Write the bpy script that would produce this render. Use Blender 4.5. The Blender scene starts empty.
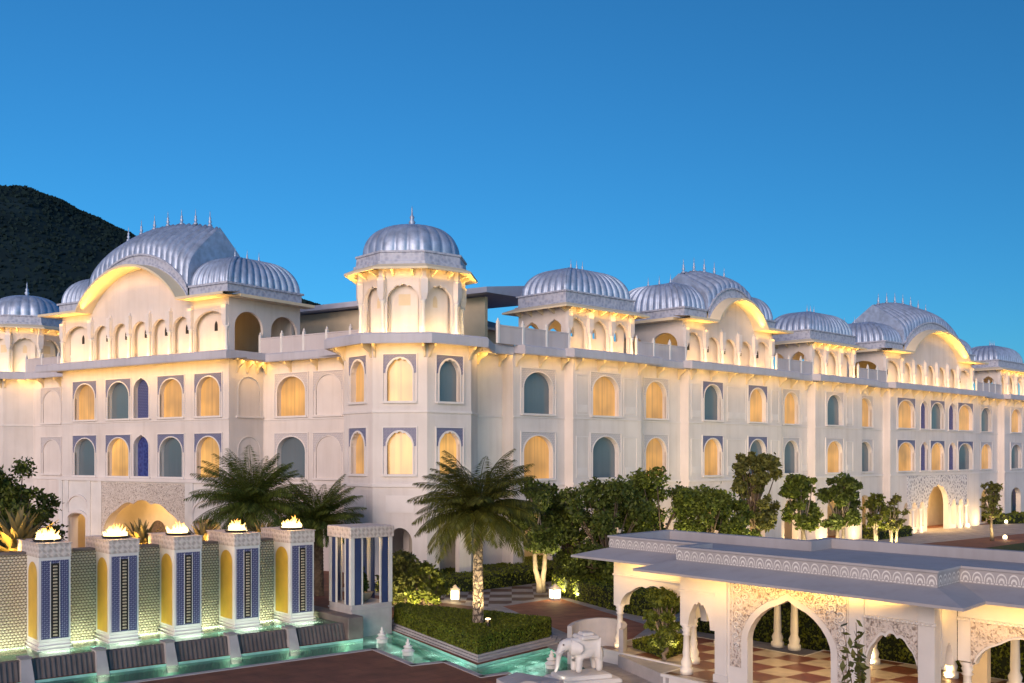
import bpy, math, random
import numpy as np
from mathutils import Matrix, Vector
from mathutils.geometry import tessellate_polygon

random.seed(7)
RNG = np.random.default_rng(7)
R = math.radians
PI = math.pi
scene = bpy.context.scene
COL = scene.collection

# ------------------------------------------------------------------ camera
FPX, CX, HY, CAMZ = 1050.0, 512.0, 455.5, 7.0
cam_d = bpy.data.cameras.new("camera")
cam_d.sensor_width = 36.0
cam_d.lens = 36.0 * FPX / 1024.0
cam_d.shift_y = (HY - 341.5) / 1024.0
cam_d.clip_start = 0.5
cam_d.clip_end = 6000
cam = bpy.data.objects.new("camera", cam_d)
COL.objects.link(cam)
cam.location = (0, 0, CAMZ)
cam.rotation_euler = (R(90), 0, 0)
scene.camera = cam

# ------------------------------------------------------------------ world / sun / exposure
SUN_AZ = 200.0      # compass bearing of the sun, clockwise from +Y
SUN_EL = 12.0
world = bpy.data.worlds.new("World")
scene.world = world
world.use_nodes = True
wn, wl = world.node_tree.nodes, world.node_tree.links
bg = wn["Background"]
sky = wn.new("ShaderNodeTexSky")
sky.sky_type = 'NISHITA'
sky.sun_disc = False
sky.sun_elevation = R(SUN_EL)
sky.sun_rotation = R(360 - SUN_AZ)      # the node counts the other way round
sky.altitude = 400
sky.air_density = 1.0
sky.dust_density = 0.5
sky.ozone_density = 8.0
tint = wn.new("ShaderNodeMix"); tint.data_type = 'RGBA'; tint.blend_type = 'MULTIPLY'
tint.inputs[0].default_value = 1.0; tint.inputs[7].default_value = (.64, 1.06, .92, 1)
wl.new(sky.outputs[0], tint.inputs[6]); wl.new(tint.outputs[2], bg.inputs[0])
bg.inputs[1].default_value = 0.104

sun_d = bpy.data.lights.new("sun", 'SUN')
sun_d.energy = 2.25
sun_d.angle = R(40)
sun_d.color = (1.0, 0.735, 0.59)
sun = bpy.data.objects.new("sun", sun_d)
COL.objects.link(sun)
_d = Vector((math.sin(R(SUN_AZ)) * math.cos(R(SUN_EL)), math.cos(R(SUN_AZ)) * math.cos(R(SUN_EL)), math.sin(R(SUN_EL))))
sun.rotation_euler = _d.to_track_quat('Z', 'Y').to_euler()
sun.location = (0, 0, 60)

scene.view_settings.view_transform = 'Standard'
scene.view_settings.look = 'None'
scene.view_settings.exposure = 0.55
scene.view_settings.gamma = 1.0
scene.view_settings.use_curve_mapping = False
scene.render.engine = 'CYCLES'
scene.cycles.use_denoising = True
scene.cycles.max_bounces = 6
scene.cycles.diffuse_bounces = 3
scene.cycles.transparent_max_bounces = 12
scene.cycles.sample_clamp_indirect = 4.0
scene.cycles.caustics_reflective = False
scene.cycles.caustics_refractive = False


# ------------------------------------------------------------------ pixel helpers (real places)
def G(px, py, z=0.0):
    """world point at height z seen at that pixel"""
    Y = FPX * (CAMZ - z) / (py - HY)
    return Vector(((px - CX) / FPX * Y, Y, z))


def at(px, Y, z=0.0):
    return Vector(((px - CX) / FPX * Y, Y, z))


def zat(py, Y):
    return CAMZ + (HY - py) * Y / FPX


class Frame:
    def __init__(s, O, rot):
        s.O = Vector((O[0], O[1], 0)); s.rot = R(rot)
        s.e1 = Vector((math.cos(s.rot), math.sin(s.rot), 0)); s.e2 = Vector((-math.sin(s.rot), math.cos(s.rot), 0))
        s.M = Matrix.Translation(s.O) @ Matrix.Rotation(s.rot, 4, 'Z')

    def w(s, u, v=0, z=0):
        return s.O + s.e1 * u + s.e2 * v + Vector((0, 0, z))

    def u(s, px, v=0):
        k = (px - CX) / FPX
        P = s.O + s.e2 * v
        return (k * P.y - P.x) / (s.e1.x - k * s.e1.y)


# ------------------------------------------------------------------ mesh builder
class MB:
    def __init__(s, M=None):
        s.v = []; s.f = []; s.M = M; s.shear = 0.0

    def add(s, pts, faces):
        b = len(s.v)
        M = s.M
        for p in pts:
            if s.shear:
                p = (p[0] + s.shear * p[1], p[1], p[2])
            if M is not None:
                q = M @ Vector(p); s.v.append((q.x, q.y, q.z))
            else:
                s.v.append((p[0], p[1], p[2]))
        for f in faces:
            s.f.append(tuple(b + i for i in f))

    def box(s, x0, x1, y0, y1, z0, z1):
        s.add([(x0, y0, z0), (x1, y0, z0), (x1, y1, z0), (x0, y1, z0), (x0, y0, z1), (x1, y0, z1), (x1, y1, z1), (x0, y1, z1)],
              [(0, 3, 2, 1), (4, 5, 6, 7), (0, 1, 5, 4), (1, 2, 6, 5), (2, 3, 7, 6), (3, 0, 4, 7)])

    def bbox(s, x0, x1, y0, y1, z0, z1, b=0.03):
        """box with chamfered vertical and top edges"""
        loops = []
        for z, i in ((z0, 0), (z1 - b, 0), (z1, b)):
            a0, a1, c0, c1 = x0 + i, x1 - i, y0 + i, y1 - i
            loops.append([(a0 + b, c0, z), (a1 - b, c0, z), (a1, c0 + b, z), (a1, c1 - b, z), (a1 - b, c1, z), (a0 + b, c1, z), (a0, c1 - b, z), (a0, c0 + b, z)])
        s.loft(loops, True, True)

    def quad(s, a, b, c, d):
        s.add([a, b, c, d], [(0, 1, 2, 3)])

    def loft(s, loops, cap0=False, cap1=False, closed=True):
        n = len(loops[0]); pts = [p for l in loops for p in l]; fs = []
        for k in range(len(loops) - 1):
            for i in range(n if closed else n - 1):
                j = (i + 1) % n
                fs.append((k * n + i, k * n + j, (k + 1) * n + j, (k + 1) * n + i))
        if cap0: fs.append(tuple(range(n - 1, -1, -1)))
        if cap1: fs.append(tuple((len(loops) - 1) * n + i for i in range(n)))
        s.add(pts, fs)

    def lathe(s, prof, c=(0, 0, 0), n=16):
        loops = [[(c[0] + r * math.cos(2 * PI * i / n), c[1] + r * math.sin(2 * PI * i / n), c[2] + z) for i in range(n)] for r, z in prof]
        s.loft(loops, True, True)

    def prism(s, poly, z0, z1):
        n = len(poly)
        s.loft([[(p[0], p[1], z0) for p in poly], [(p[0], p[1], z1) for p in poly]], True, True)

    def tube(s, pts, radii, n=7):
        loops = []
        for i, p in enumerate(pts):
            p = Vector(p)
            a = Vector(pts[max(i - 1, 0)]); b = Vector(pts[min(i + 1, len(pts) - 1)])
            t = (b - a).normalized()
            x = t.orthogonal().normalized() if abs(t.z) > .95 else t.cross(Vector((0, 0, 1))).normalized()
            y = t.cross(x)
            r = radii[i] if hasattr(radii, '__len__') else radii
            loops.append([tuple(p + x * (r * math.cos(2 * PI * k / n)) + y * (r * math.sin(2 * PI * k / n))) for k in range(n)])
        s.loft(loops, True, True)

    def mesh(s, name, mat, smooth=False):
        me = bpy.data.meshes.new(name)
        me.from_pydata(s.v, [], s.f)
        if mat is not None:
            me.materials.append(mat)
        if smooth:
            me.polygons.foreach_set("use_smooth", [True] * len(me.polygons))
        me.update()
        return me


def arch_h(kind, t):
    t = max(-1.0, min(1.0, t)); a = abs(t)
    if kind == 'ell': return math.sqrt(max(0, 1 - a * a))
    if kind == 'ogee': return max(0, (1 - a ** 1.9)) ** .62 * .9 + .1 * max(0, 1 - a * 6)
    if kind == 'cusp':
        b = max(0, 1 - a ** 2.0) ** .6
        return max(0, b - .11 * (1 - abs(math.sin(4.5 * PI * (t + 1) / 1.0 / 1.0 * .5 + PI / 4)) ** .6) * (1 if a < .98 else 0) * (.4 + .6 * b))
    return 1.0 if a < 1 else 0.0


def arch_wall(mb, x0, x1, z0, z1, ops, y0, y1, ends=True, back=True):
    """wall slab, front at y0, back at y1, with arched openings
       ops: (xc, w, zsill, zspring, rise, kind)"""
    cuts = {round(x0, 5), round(x1, 5)}
    for (xc, w, zs, zp, ri, kind) in ops:
        n = 28 if kind == 'cusp' else (1 if kind == 'rect' else 14)
        for i in range(n + 1):
            t = -math.cos(PI * i / n) if n > 1 else -1 + 2 * i
            x = xc + w / 2 * t
            if x0 < x < x1: cuts.add(round(x, 5))
    cs = sorted(cuts)

    def top(o, x, m):
        xc, w, zs, zp, ri, kind = o
        t = (x - xc) / (w / 2)
        if kind == 'rect': return zp + ri
        if abs(abs(t) - 1) < 1e-3: return zp
        return zp + ri * arch_h(kind, t)
    for a, b in zip(cs[:-1], cs[1:]):
        m = (a + b) / 2
        here = sorted([o for o in ops if abs(m - o[0]) < o[1] / 2], key=lambda o: o[2])
        lo = (z0, z0)
        for o in here:
            zs = o[2]
            if zs > lo[0] + 1e-4 or zs > lo[1] + 1e-4:
                mb.quad((a, y0, lo[0]), (b, y0, lo[1]), (b, y0, zs), (a, y0, zs))
                if back: mb.quad((b, y1, lo[1]), (a, y1, lo[0]), (a, y1, zs), (b, y1, zs))
                mb.quad((a, y0, zs), (b, y0, zs), (b, y1, zs), (a, y1, zs))
            ta, tb = top(o, a, m), top(o, b, m)
            mb.quad((a, y0, ta), (a, y1, ta), (b, y1, tb), (b, y0, tb))
            lo = (ta, tb)
        mb.quad((a, y0, lo[0]), (b, y0, lo[1]), (b, y0, z1), (a, y0, z1))
        if back: mb.quad((b, y1, lo[1]), (a, y1, lo[0]), (a, y1, z1), (b, y1, z1))
        mb.quad((a, y0, z1), (b, y0, z1), (b, y1, z1), (a, y1, z1))
    for (xc, w, zs, zp, ri, kind) in ops:
        zt = zp + (ri if kind == 'rect' else 0)
        for x, sg in ((xc - w / 2, 1), (xc + w / 2, -1)):
            if x0 < x < x1:
                zs_ = max(zs, z0)
                q = [(x, y0, zs_), (x, y1, zs_), (x, y1, zt), (x, y0, zt)]
                mb.quad(*(q if sg > 0 else q[::-1]))
    if ends:
        mb.quad((x0, y1, z0), (x0, y0, z0), (x0, y0, z1), (x0, y1, z1))
        mb.quad((x1, y0, z0), (x1, y1, z0), (x1, y1, z1), (x1, y0, z1))


def arch_fill(mb, xc, w, zs, zp, ri, kind, y):
    n = 28 if kind == 'cusp' else 14
    xs = [xc - w / 2 * math.cos(PI * i / n) for i in range(n + 1)]
    for a, b in zip(xs[:-1], xs[1:]):
        ta, tb = [zp + ri * (arch_h(kind, (x - xc) / (w / 2)) if abs(abs(x - xc) - w / 2) > 1e-4 else 0) for x in (a, b)]
        mb.quad((a, y, zs), (b, y, zs), (b, y, tb), (a, y, ta))


def arch_ring(mb, xc, w, zs, zp, ri, kind, y0, y1, t):
    """moulding of width t around an arched opening"""
    n = 28 if kind == 'cusp' else 16
    inn, out = [], []
    inn.append((xc - w / 2, zs)); out.append((xc - w / 2 - t, zs))
    for i in range(n + 1):
        c = -math.cos(PI * i / n)
        h = arch_h(kind, c) if 0 < i < n else 0
        inn.append((xc + w / 2 * c, zp + ri * h))
        h2 = arch_h('ell' if kind == 'cusp' else kind, c) if 0 < i < n else 0
        out.append((xc + (w / 2 + t) * c, zp + (ri + t) * h2))
    inn.append((xc + w / 2, zs)); out.append((xc + w / 2 + t, zs))
    L = [[(p[0], y0, p[1]) for p in out], [(p[0], y0, p[1]) for p in inn], [(p[0], y1, p[1]) for p in inn], [(p[0], y1, p[1]) for p in out]]
    m = len(inn)
    pts = [p for l in L for p in l]; fs = []
    for k in range(4):
        k2 = (k + 1) % 4
        for i in range(m - 1):
            fs.append((k * m + i, k2 * m + i, k2 * m + i + 1, k * m + i + 1))
    mb.add(pts, fs)


def ngon(n, r, z, a0=0.0):
    return [(r * math.cos(a0 + 2 * PI * i / n), r * math.sin(a0 + 2 * PI * i / n), z) for i in range(n)]


def ribbed_dome(mb, n, Rr, H, ribs, z0=0, a0=0, amp=.25, T=16):
    per = ribs * 8
    loops = []
    for k in range(T + 1):
        t = k / T * .97
        rr = math.cos(t * PI / 2) ** .72
        z = H * math.sin(t * PI / 2) ** .95
        loop = []
        for j in range(per):
            a = 2 * PI * j / per
            seg = 2 * PI / n
            d = ((a - a0) % seg) - seg / 2
            poly = math.cos(seg / 2) / math.cos(d)
            f = poly * (1 - t) ** 1.5 + (1 - (1 - t) ** 1.5)
            rib = abs(math.sin(PI * j / 8)) ** .6
            r = Rr * rr * f - amp * (1 - rib) * (1 - t) ** .35
            loop.append((r * math.cos(a), r * math.sin(a), z0 + z))
        loops.append(loop)
    mb.loft(loops, False, True)


def rect_dome(mb, w, d, H, sp, z0=0, cx=0, cy=0, amp=.24, T=14):
    hw, hd = w / 2, d / 2
    base = []
    for (ax, ay, bx, by) in ((-hw, -hd, hw, -hd), (hw, -hd, hw, hd), (hw, hd, -hw, hd), (-hw, hd, -hw, -hd)):
        L = math.hypot(bx - ax, by - ay); nr = max(3, round(L / sp))
        for j in range(nr * 8):
            s = j / (nr * 8)
            base.append((ax + (bx - ax) * s, ay + (by - ay) * s, abs(math.sin(PI * j / 8)) ** .6, (by - ay) / L, -(bx - ax) / L))
    rx, ry = max(.15, (w - d) * .22), max(.15, (d - w) * .22)
    loops = []
    for k in range(T + 1):
        t = k / T
        c = math.cos(t * PI / 2) ** .74; z = H * math.sin(t * PI / 2)
        lp = []
        for (x, y, rib, nx, ny) in base:
            ox, oy = x / hw * rx, y / hd * ry
            px, py = ox + (x - ox) * c, oy + (y - oy) * c
            e = -amp * (1 - rib) * (1 - t) ** .4
            lp.append((cx + px + nx * e, cy + py + ny * e, z0 + z + e * .6 * (t)))
        loops.append(lp)
    mb.loft(loops, False, True)


# ------------------------------------------------------------------ objects
def thing(name, label, cat, loc=(0, 0, 0), rotz=0.0, group=None):
    o = bpy.data.objects.new(name, None)
    COL.objects.link(o)
    o.empty_display_size = .3
    o.location = loc; o.rotation_euler = (0, 0, R(rotz))
    o["label"] = label; o["category"] = cat
    if group: o["group"] = group
    return o


def obj(name, mb, mat, parent=None, loc=(0, 0, 0), rot=0.0, smooth=False, label=None):
    me = mb if isinstance(mb, bpy.types.Mesh) else mb.mesh(name, mat, smooth)
    o = bpy.data.objects.new(name, me)
    COL.objects.link(o)
    o.location = loc; o.rotation_euler = (0, 0, rot)
    if parent is not None: o.parent = parent
    if label: o["label"] = label
    return o


def tag(o, label, cat, group=None):
    o["label"] = label; o["category"] = cat
    if group: o["group"] = group
    return o


def struct(name, mb, mat, smooth=False):
    o = obj(name, mb, mat, smooth=smooth); o["kind"] = "structure"; return o


def kids(o):
    return [c for c in bpy.data.objects if c.parent == o]


def dup(root, loc, rotz=0, label=None, scale=None):
    r = root.copy(); COL.objects.link(r); r.location = loc; r.rotation_euler = (0, 0, R(rotz))
    if label: r["label"] = label
    if scale: r.scale = scale
    for ch in kids(root):
        c = ch.copy(); COL.objects.link(c); c.parent = r
        for g in kids(ch):
            d = g.copy(); COL.objects.link(d); d.parent = c
    return r


def area(loc, sx, sy, power, color, direction, up=None, spread=180):
    l = bpy.data.lights.new("lamp_strip", 'AREA'); l.shape = 'RECTANGLE'
    l.size = sx; l.size_y = sy; l.energy = power; l.color = color; l.spread = R(spread)
    o = bpy.data.objects.new("lamp_strip", l); COL.objects.link(o)
    o.location = loc
    z = -Vector(direction).normalized()
    x = Vector(up).normalized() if up is not None else z.orthogonal().normalized()
    x = (x - z * x.dot(z)).normalized()
    y = z.cross(x)
    o.rotation_euler = Matrix((x, y, z)).transposed().to_euler()
    return o


def point(loc, power, color, rad=.1):
    l = bpy.data.lights.new("lamp_bulb", 'POINT'); l.energy = power; l.color = color; l.shadow_soft_size = rad
    o = bpy.data.objects.new("lamp_bulb", l); COL.objects.link(o); o.location = loc
    return o


def spot(loc, target, power, color, ang=70, rad=.1):
    l = bpy.data.lights.new("lamp_spot", 'SPOT'); l.energy = power; l.color = color; l.shadow_soft_size = rad
    l.spot_size = R(ang); l.spot_blend = .8
    o = bpy.data.objects.new("lamp_spot", l); COL.objects.link(o); o.location = loc
    o.rotation_euler = (Vector(loc) - Vector(target)).to_track_quat('Z', 'Y').to_euler()
    return o


# ------------------------------------------------------------------ materials
def ramp(n, stops):
    r = n.new("ShaderNodeValToRGB")
    e = r.color_ramp.elements
    while len(e) > 1: e.remove(e[-1])
    e[0].position = stops[0][0]; e[0].color = (*stops[0][1], 1)
    for p, c in stops[1:]:
        q = e.new(p); q.color = (*c, 1)
    return r


def mat(name, col, rough=.7, metal=0.0, var=.12, scale=1.5, bump=0.0, bscale=12.0, spec=.4, emit=None, estr=0.0, coord='Object'):
    m = bpy.data.materials.new(name); m.use_nodes = True
    n, l = m.node_tree.nodes, m.node_tree.links
    b = n["Principled BSDF"]
    b.inputs["Roughness"].default_value = rough; b.inputs["Metallic"].default_value = metal
    b.inputs["Specular IOR Level"].default_value = spec
    tc = n.new("ShaderNodeTexCoord")
    no = n.new("ShaderNodeTexNoise"); no.inputs["Scale"].default_value = scale; no.inputs["Detail"].default_value = 6
    l.new(tc.outputs[coord], no.inputs["Vector"])
    lo = tuple(c * (1 - var) for c in col); hi = tuple(min(1, c * (1 + var)) for c in col)
    r = ramp(n, [(.3, lo), (.7, hi)])
    l.new(no.outputs[0], r.inputs[0]); l.new(r.outputs[0], b.inputs["Base Color"])
    if bump:
        n2 = n.new("ShaderNodeTexNoise"); n2.inputs["Scale"].default_value = bscale; n2.inputs["Detail"].default_value = 4
        l.new(tc.outputs[coord], n2.inputs["Vector"])
        bp = n.new("ShaderNodeBump"); bp.inputs["Strength"].default_value = bump; bp.inputs["Distance"].default_value = .05
        l.new(n2.outputs[0], bp.inputs["Height"]); l.new(bp.outputs[0], b.inputs["Normal"])
    if emit:
        b.inputs["Emission Color"].default_value = (*emit, 1); b.inputs["Emission Strength"].default_value = estr
    return m


def emat(name, col, strength):
    m = bpy.data.materials.new(name); m.use_nodes = True
    n, l = m.node_tree.nodes, m.node_tree.links
    n.remove(n["Principled BSDF"])
    e = n.new("ShaderNodeEmission"); e.inputs[0].default_value = (*col, 1); e.inputs[1].default_value = strength
    l.new(e.outputs[0], n["Material Output"].inputs[0])
    return m


def curtain_mat(name, col, strength, folds=5.5):
    """closed curtain: room light is put into its glow, pelmet shade painted at top"""
    m = bpy.data.materials.new(name); m.use_nodes = True
    n, l = m.node_tree.nodes, m.node_tree.links
    b = n["Principled BSDF"]; b.inputs["Roughness"].default_value = .35
    b.inputs["Base Color"].default_value = (.25, .17, .09, 1); b.inputs["Coat Weight"].default_value = .7; b.inputs["Coat Roughness"].default_value = .04
    tc = n.new("ShaderNodeTexCoord")
    wv = n.new("ShaderNodeTexNoise"); wv.inputs["Scale"].default_value = folds; wv.inputs["Detail"].default_value = 2
    mp = n.new("ShaderNodeMapping"); mp.inputs["Scale"].default_value = (1, 1, .04)
    oj = n.new("ShaderNodeObjectInfo"); av = n.new("ShaderNodeVectorMath"); av.operation = 'ADD'
    l.new(tc.outputs["Object"], av.inputs[0]); l.new(oj.outputs["Location"], av.inputs[1])
    l.new(av.outputs[0], mp.inputs[0]); l.new(mp.outputs[0], wv.inputs["Vector"])
    r = ramp(n, [(.32, tuple(c * .68 for c in col)), (.68, col)])
    sp = n.new("ShaderNodeSeparateXYZ"); l.new(tc.outputs["Object"], sp.inputs[0])
    ab = n.new("ShaderNodeMath"); ab.operation = 'ABSOLUTE'; l.new(sp.outputs[0], ab.inputs[0])
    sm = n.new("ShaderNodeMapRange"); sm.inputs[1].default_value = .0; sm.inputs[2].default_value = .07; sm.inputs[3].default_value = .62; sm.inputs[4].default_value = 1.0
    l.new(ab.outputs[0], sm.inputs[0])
    tz = n.new("ShaderNodeMapRange"); tz.inputs[1].default_value = 1.5; tz.inputs[2].default_value = 2.5; tz.inputs[3].default_value = 1.0; tz.inputs[4].default_value = .78  # pelmet shade painted in: the glow dims towards the top
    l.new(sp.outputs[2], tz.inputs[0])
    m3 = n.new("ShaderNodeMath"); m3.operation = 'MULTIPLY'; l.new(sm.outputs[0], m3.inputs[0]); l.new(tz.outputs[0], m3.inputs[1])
    l.new(wv.outputs[0], r.inputs[0])
    no = n.new("ShaderNodeTexNoise"); no.inputs["Scale"].default_value = .5
    oi = n.new("ShaderNodeObjectInfo")
    ad = n.new("ShaderNodeVectorMath"); ad.operation = 'ADD'
    sc = n.new("ShaderNodeVectorMath"); sc.operation = 'SCALE'; sc.inputs["Scale"].default_value = 9
    cb = n.new("ShaderNodeCombineXYZ")
    l.new(oi.outputs["Random"], cb.inputs[0]); l.new(oi.outputs["Random"], cb.inputs[2])
    l.new(cb.outputs[0], sc.inputs[0]); l.new(sc.outputs[0], ad.inputs[1]); l.new(tc.outputs["Object"], ad.inputs[0])
    l.new(ad.outputs[0], no.inputs["Vector"])
    ma = n.new("ShaderNodeMapRange"); ma.inputs[1].default_value = .3; ma.inputs[2].default_value = .7
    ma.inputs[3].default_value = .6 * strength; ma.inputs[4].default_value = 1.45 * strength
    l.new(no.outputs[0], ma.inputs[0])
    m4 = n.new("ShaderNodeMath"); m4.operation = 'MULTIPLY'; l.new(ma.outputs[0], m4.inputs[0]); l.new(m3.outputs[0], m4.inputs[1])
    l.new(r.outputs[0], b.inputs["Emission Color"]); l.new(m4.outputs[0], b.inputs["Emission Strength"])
    return m


def tile_mat(name, ca, cb_, scale, kind='voronoi', rough=.3, bump=.0, metal=0.0, stretch=(1, 1, 1), thr=(.35, .5)):
    m = bpy.data.materials.new(name); m.use_nodes = True
    n, l = m.node_tree.nodes, m.node_tree.links
    b = n["Principled BSDF"]; b.inputs["Roughness"].default_value = rough; b.inputs["Metallic"].default_value = metal
    tc = n.new("ShaderNodeTexCoord"); mp = n.new("ShaderNodeMapping"); mp.inputs["Scale"].default_value = stretch
    l.new(tc.outputs["Object"], mp.inputs[0])
    if kind == 'voronoi':
        t = n.new("ShaderNodeTexVoronoi"); t.inputs["Scale"].default_value = scale; out = t.outputs["Distance"]
    elif kind == 'wave':
        t = n.new("ShaderNodeTexWave"); t.wave_type = 'RINGS'; t.inputs["Scale"].default_value = scale; t.inputs["Distortion"].default_value = 6; t.inputs["Detail"].default_value = 3; t.inputs["Detail Scale"].default_value = 1.2
        out = t.outputs["Fac"]
    elif kind == 'vine':
        # distorted cell borders: reads as carved tendrils
        t = n.new("ShaderNodeTexVoronoi"); t.feature = 'DISTANCE_TO_EDGE'; t.inputs["Scale"].default_value = scale; out = t.outputs["Distance"]
        ns = n.new("ShaderNodeTexNoise"); ns.inputs["Scale"].default_value = scale * .8; ns.inputs["Detail"].default_value = 2
        l.new(mp.outputs[0], ns.inputs["Vector"])
        ad = n.new("ShaderNodeVectorMath"); ad.operation = 'MULTIPLY_ADD'; ad.inputs[1].default_value = (.35, .35, .35)
        l.new(ns.outputs["Color"], ad.inputs[0]); l.new(mp.outputs[0], ad.inputs[2]); l.new(ad.outputs[0], t.inputs["Vector"])
    else:
        t = n.new("ShaderNodeTexMagic"); t.inputs["Scale"].default_value = scale; t.turbulence_depth = 3; out = t.outputs["Fac"]
    if kind != 'vine': l.new(mp.outputs[0], t.inputs["Vector"])
    r = ramp(n, [(thr[0], ca), (thr[1], cb_)])
    l.new(out, r.inputs[0]); l.new(r.outputs[0], b.inputs["Base Color"])
    if bump:
        bp = n.new("ShaderNodeBump"); bp.inputs["Strength"].default_value = bump; bp.inputs["Distance"].default_value = .06
        l.new(out, bp.inputs["Height"]); l.new(bp.outputs[0], b.inputs["Normal"])
    return m


M = {}


def wall_mat(name, col):
    """limewashed plaster: faint rain streaks, cloudy patches and a fine grain"""
    m = bpy.data.materials.new(name); m.use_nodes = True
    n, l = m.node_tree.nodes, m.node_tree.links
    b = n["Principled BSDF"]; b.inputs["Roughness"].default_value = .85; b.inputs["Specular IOR Level"].default_value = .3
    g = n.new("ShaderNodeNewGeometry")
    mp = n.new("ShaderNodeMapping"); mp.inputs["Scale"].default_value = (1.6, 1.6, .10); l.new(g.outputs["Position"], mp.inputs[0])
    a = n.new("ShaderNodeTexNoise"); a.inputs["Scale"].default_value = 1.6; a.inputs["Detail"].default_value = 5; l.new(mp.outputs[0], a.inputs["Vector"])
    c = n.new("ShaderNodeTexNoise"); c.inputs["Scale"].default_value = .45; c.inputs["Detail"].default_value = 6; l.new(g.outputs["Position"], c.inputs["Vector"])
    ra = ramp(n, [(.30, (.925, .915, .905)), (.52, (1, 1, 1))]); l.new(a.outputs[0], ra.inputs[0])
    rc = ramp(n, [(.3, tuple(x * .90 for x in col)), (.7, tuple(min(1, x * 1.06) for x in col))]); l.new(c.outputs[0], rc.inputs[0])
    mx = n.new("ShaderNodeMix"); mx.data_type = 'RGBA'; mx.blend_type = 'MULTIPLY'; mx.inputs[0].default_value = 1
    l.new(rc.outputs[0], mx.inputs[6]); l.new(ra.outputs[0], mx.inputs[7]); l.new(mx.outputs[2], b.inputs["Base Color"])
    f = n.new("ShaderNodeTexNoise"); f.inputs["Scale"].default_value = 6; f.inputs["Detail"].default_value = 8; l.new(g.outputs["Position"], f.inputs["Vector"])
    bp = n.new("ShaderNodeBump"); bp.inputs["Strength"].default_value = .18; bp.inputs["Distance"].default_value = .05
    l.new(f.outputs[0], bp.inputs["Height"]); l.new(bp.outputs[0], b.inputs["Normal"])
    return m


def slab_mat(name, col, w, h, mortar=.012, var=.25, rough=.7, rot=39.5):
    """stone slabs with thin dark joints and uneven tone"""
    m = bpy.data.materials.new(name); m.use_nodes = True
    n, l = m.node_tree.nodes, m.node_tree.links
    b = n["Principled BSDF"]; b.inputs["Roughness"].default_value = rough
    g = n.new("ShaderNodeNewGeometry"); mp = n.new("ShaderNodeMapping"); mp.inputs["Rotation"].default_value = (0, 0, R(-rot)); l.new(g.outputs["Position"], mp.inputs[0])
    br = n.new("ShaderNodeTexBrick"); br.inputs["Scale"].default_value = 1; br.inputs["Brick Width"].default_value = w; br.inputs["Row Height"].default_value = h
    br.inputs["Mortar Size"].default_value = mortar; br.inputs["Color1"].default_value = (*[c * (1 - var) for c in col], 1); br.inputs["Color2"].default_value = (*[c * (1 + var) for c in col], 1)
    br.inputs["Mortar"].default_value = (*[c * .45 for c in col], 1); l.new(mp.outputs[0], br.inputs["Vector"])
    no = n.new("ShaderNodeTexNoise"); no.inputs["Scale"].default_value = 1.3; no.inputs["Detail"].default_value = 8; l.new(g.outputs["Position"], no.inputs["Vector"])
    r = ramp(n, [(.3, (.72, .70, .68)), (.7, (1.15, 1.15, 1.15))]); l.new(no.outputs[0], r.inputs[0])
    mx = n.new("ShaderNodeMix"); mx.data_type = 'RGBA'; mx.blend_type = 'MULTIPLY'; mx.inputs[0].default_value = 1
    l.new(br.outputs["Color"], mx.inputs[6]); l.new(r.outputs[0], mx.inputs[7]); l.new(mx.outputs[2], b.inputs["Base Color"])
    bp = n.new("ShaderNodeBump"); bp.inputs["Strength"].default_value = .3; bp.inputs["Distance"].default_value = .02
    l.new(no.outputs[0], bp.inputs["Height"]); l.new(bp.outputs[0], b.inputs["Normal"])
    return m


M['stucco'] = wall_mat('stucco', (.67, .62, .605))
M['stucco_trim'] = mat('stucco_trim', (.68, .64, .635), .8, var=.05, scale=1.2)
M['marble'] = mat('marble', (.68, .66, .65), .45, var=.08, scale=1.1, bump=.05)
M['roof_metal'] = mat('roof_metal', (.36, .44, .60), .48, metal=.5, var=.22, scale=2.2, bump=.15, bscale=6)
M['cornice'] = tile_mat('cornice', (.30, .33, .44), (.42, .45, .56), 4.0, 'voronoi', .55, .5, thr=(.25, .6))
M['cornice_plain'] = mat('cornice_plain', (.42, .44, .54), .6, var=.08, scale=1.2)
M['chajja'] = wall_mat('chajja', (.50, .49, .55))
M['soffit'] = mat('soffit', (.68, .58, .42), .7, var=.05, scale=1)
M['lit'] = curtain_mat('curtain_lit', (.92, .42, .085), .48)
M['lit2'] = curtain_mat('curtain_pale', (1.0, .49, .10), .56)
M['dark'] = curtain_mat('curtain_dark', (.045, .065, .085), .22)  # faint glow put into the unlit curtain, no lamp behind it
_b = M['dark'].node_tree.nodes["Principled BSDF"]; _b.inputs["Base Color"].default_value = (.10, .125, .145, 1); _b.inputs["Roughness"].default_value = .25; _b.inputs["Specular IOR Level"].default_value = .6
M['blue'] = tile_mat('blue_tile', (.022, .03, .16), (.05, .07, .25), 5, 'voronoi', .35, .3, thr=(.3, .6))
M['blue_lace'] = tile_mat('blue_lace', (.045, .055, .17), (.34, .34, .42), 8.5, 'magic', .4, .3, thr=(.45, .62))
M['blue_niche'] = tile_mat('blue_niche', (.025, .032, .14), (.13, .15, .30), 6.0, 'magic', .4, .3, thr=(.45, .62))
M['parapet'] = wall_mat('parapet_panel', (.52, .48, .50))
M['plain_spandrel'] = tile_mat('plain_spandrel', (.42, .40, .44), (.62, .58, .58), 6, 'magic', .6, .4, thr=(.4, .65))
M['lace'] = tile_mat('carved_lace', (.66, .60, .56), (.30, .25, .22), 7.5, 'vine', .6, 1.0, thr=(.06, .34))
M['lace_fine'] = tile_mat('carved_lace_fine', (.70, .67, .68), (.22, .21, .26), 3.0, 'vine', .6, .8, thr=(.06, .36))
M['black'] = mat('dark_opening', (.02, .018, .016), .6)
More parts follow.
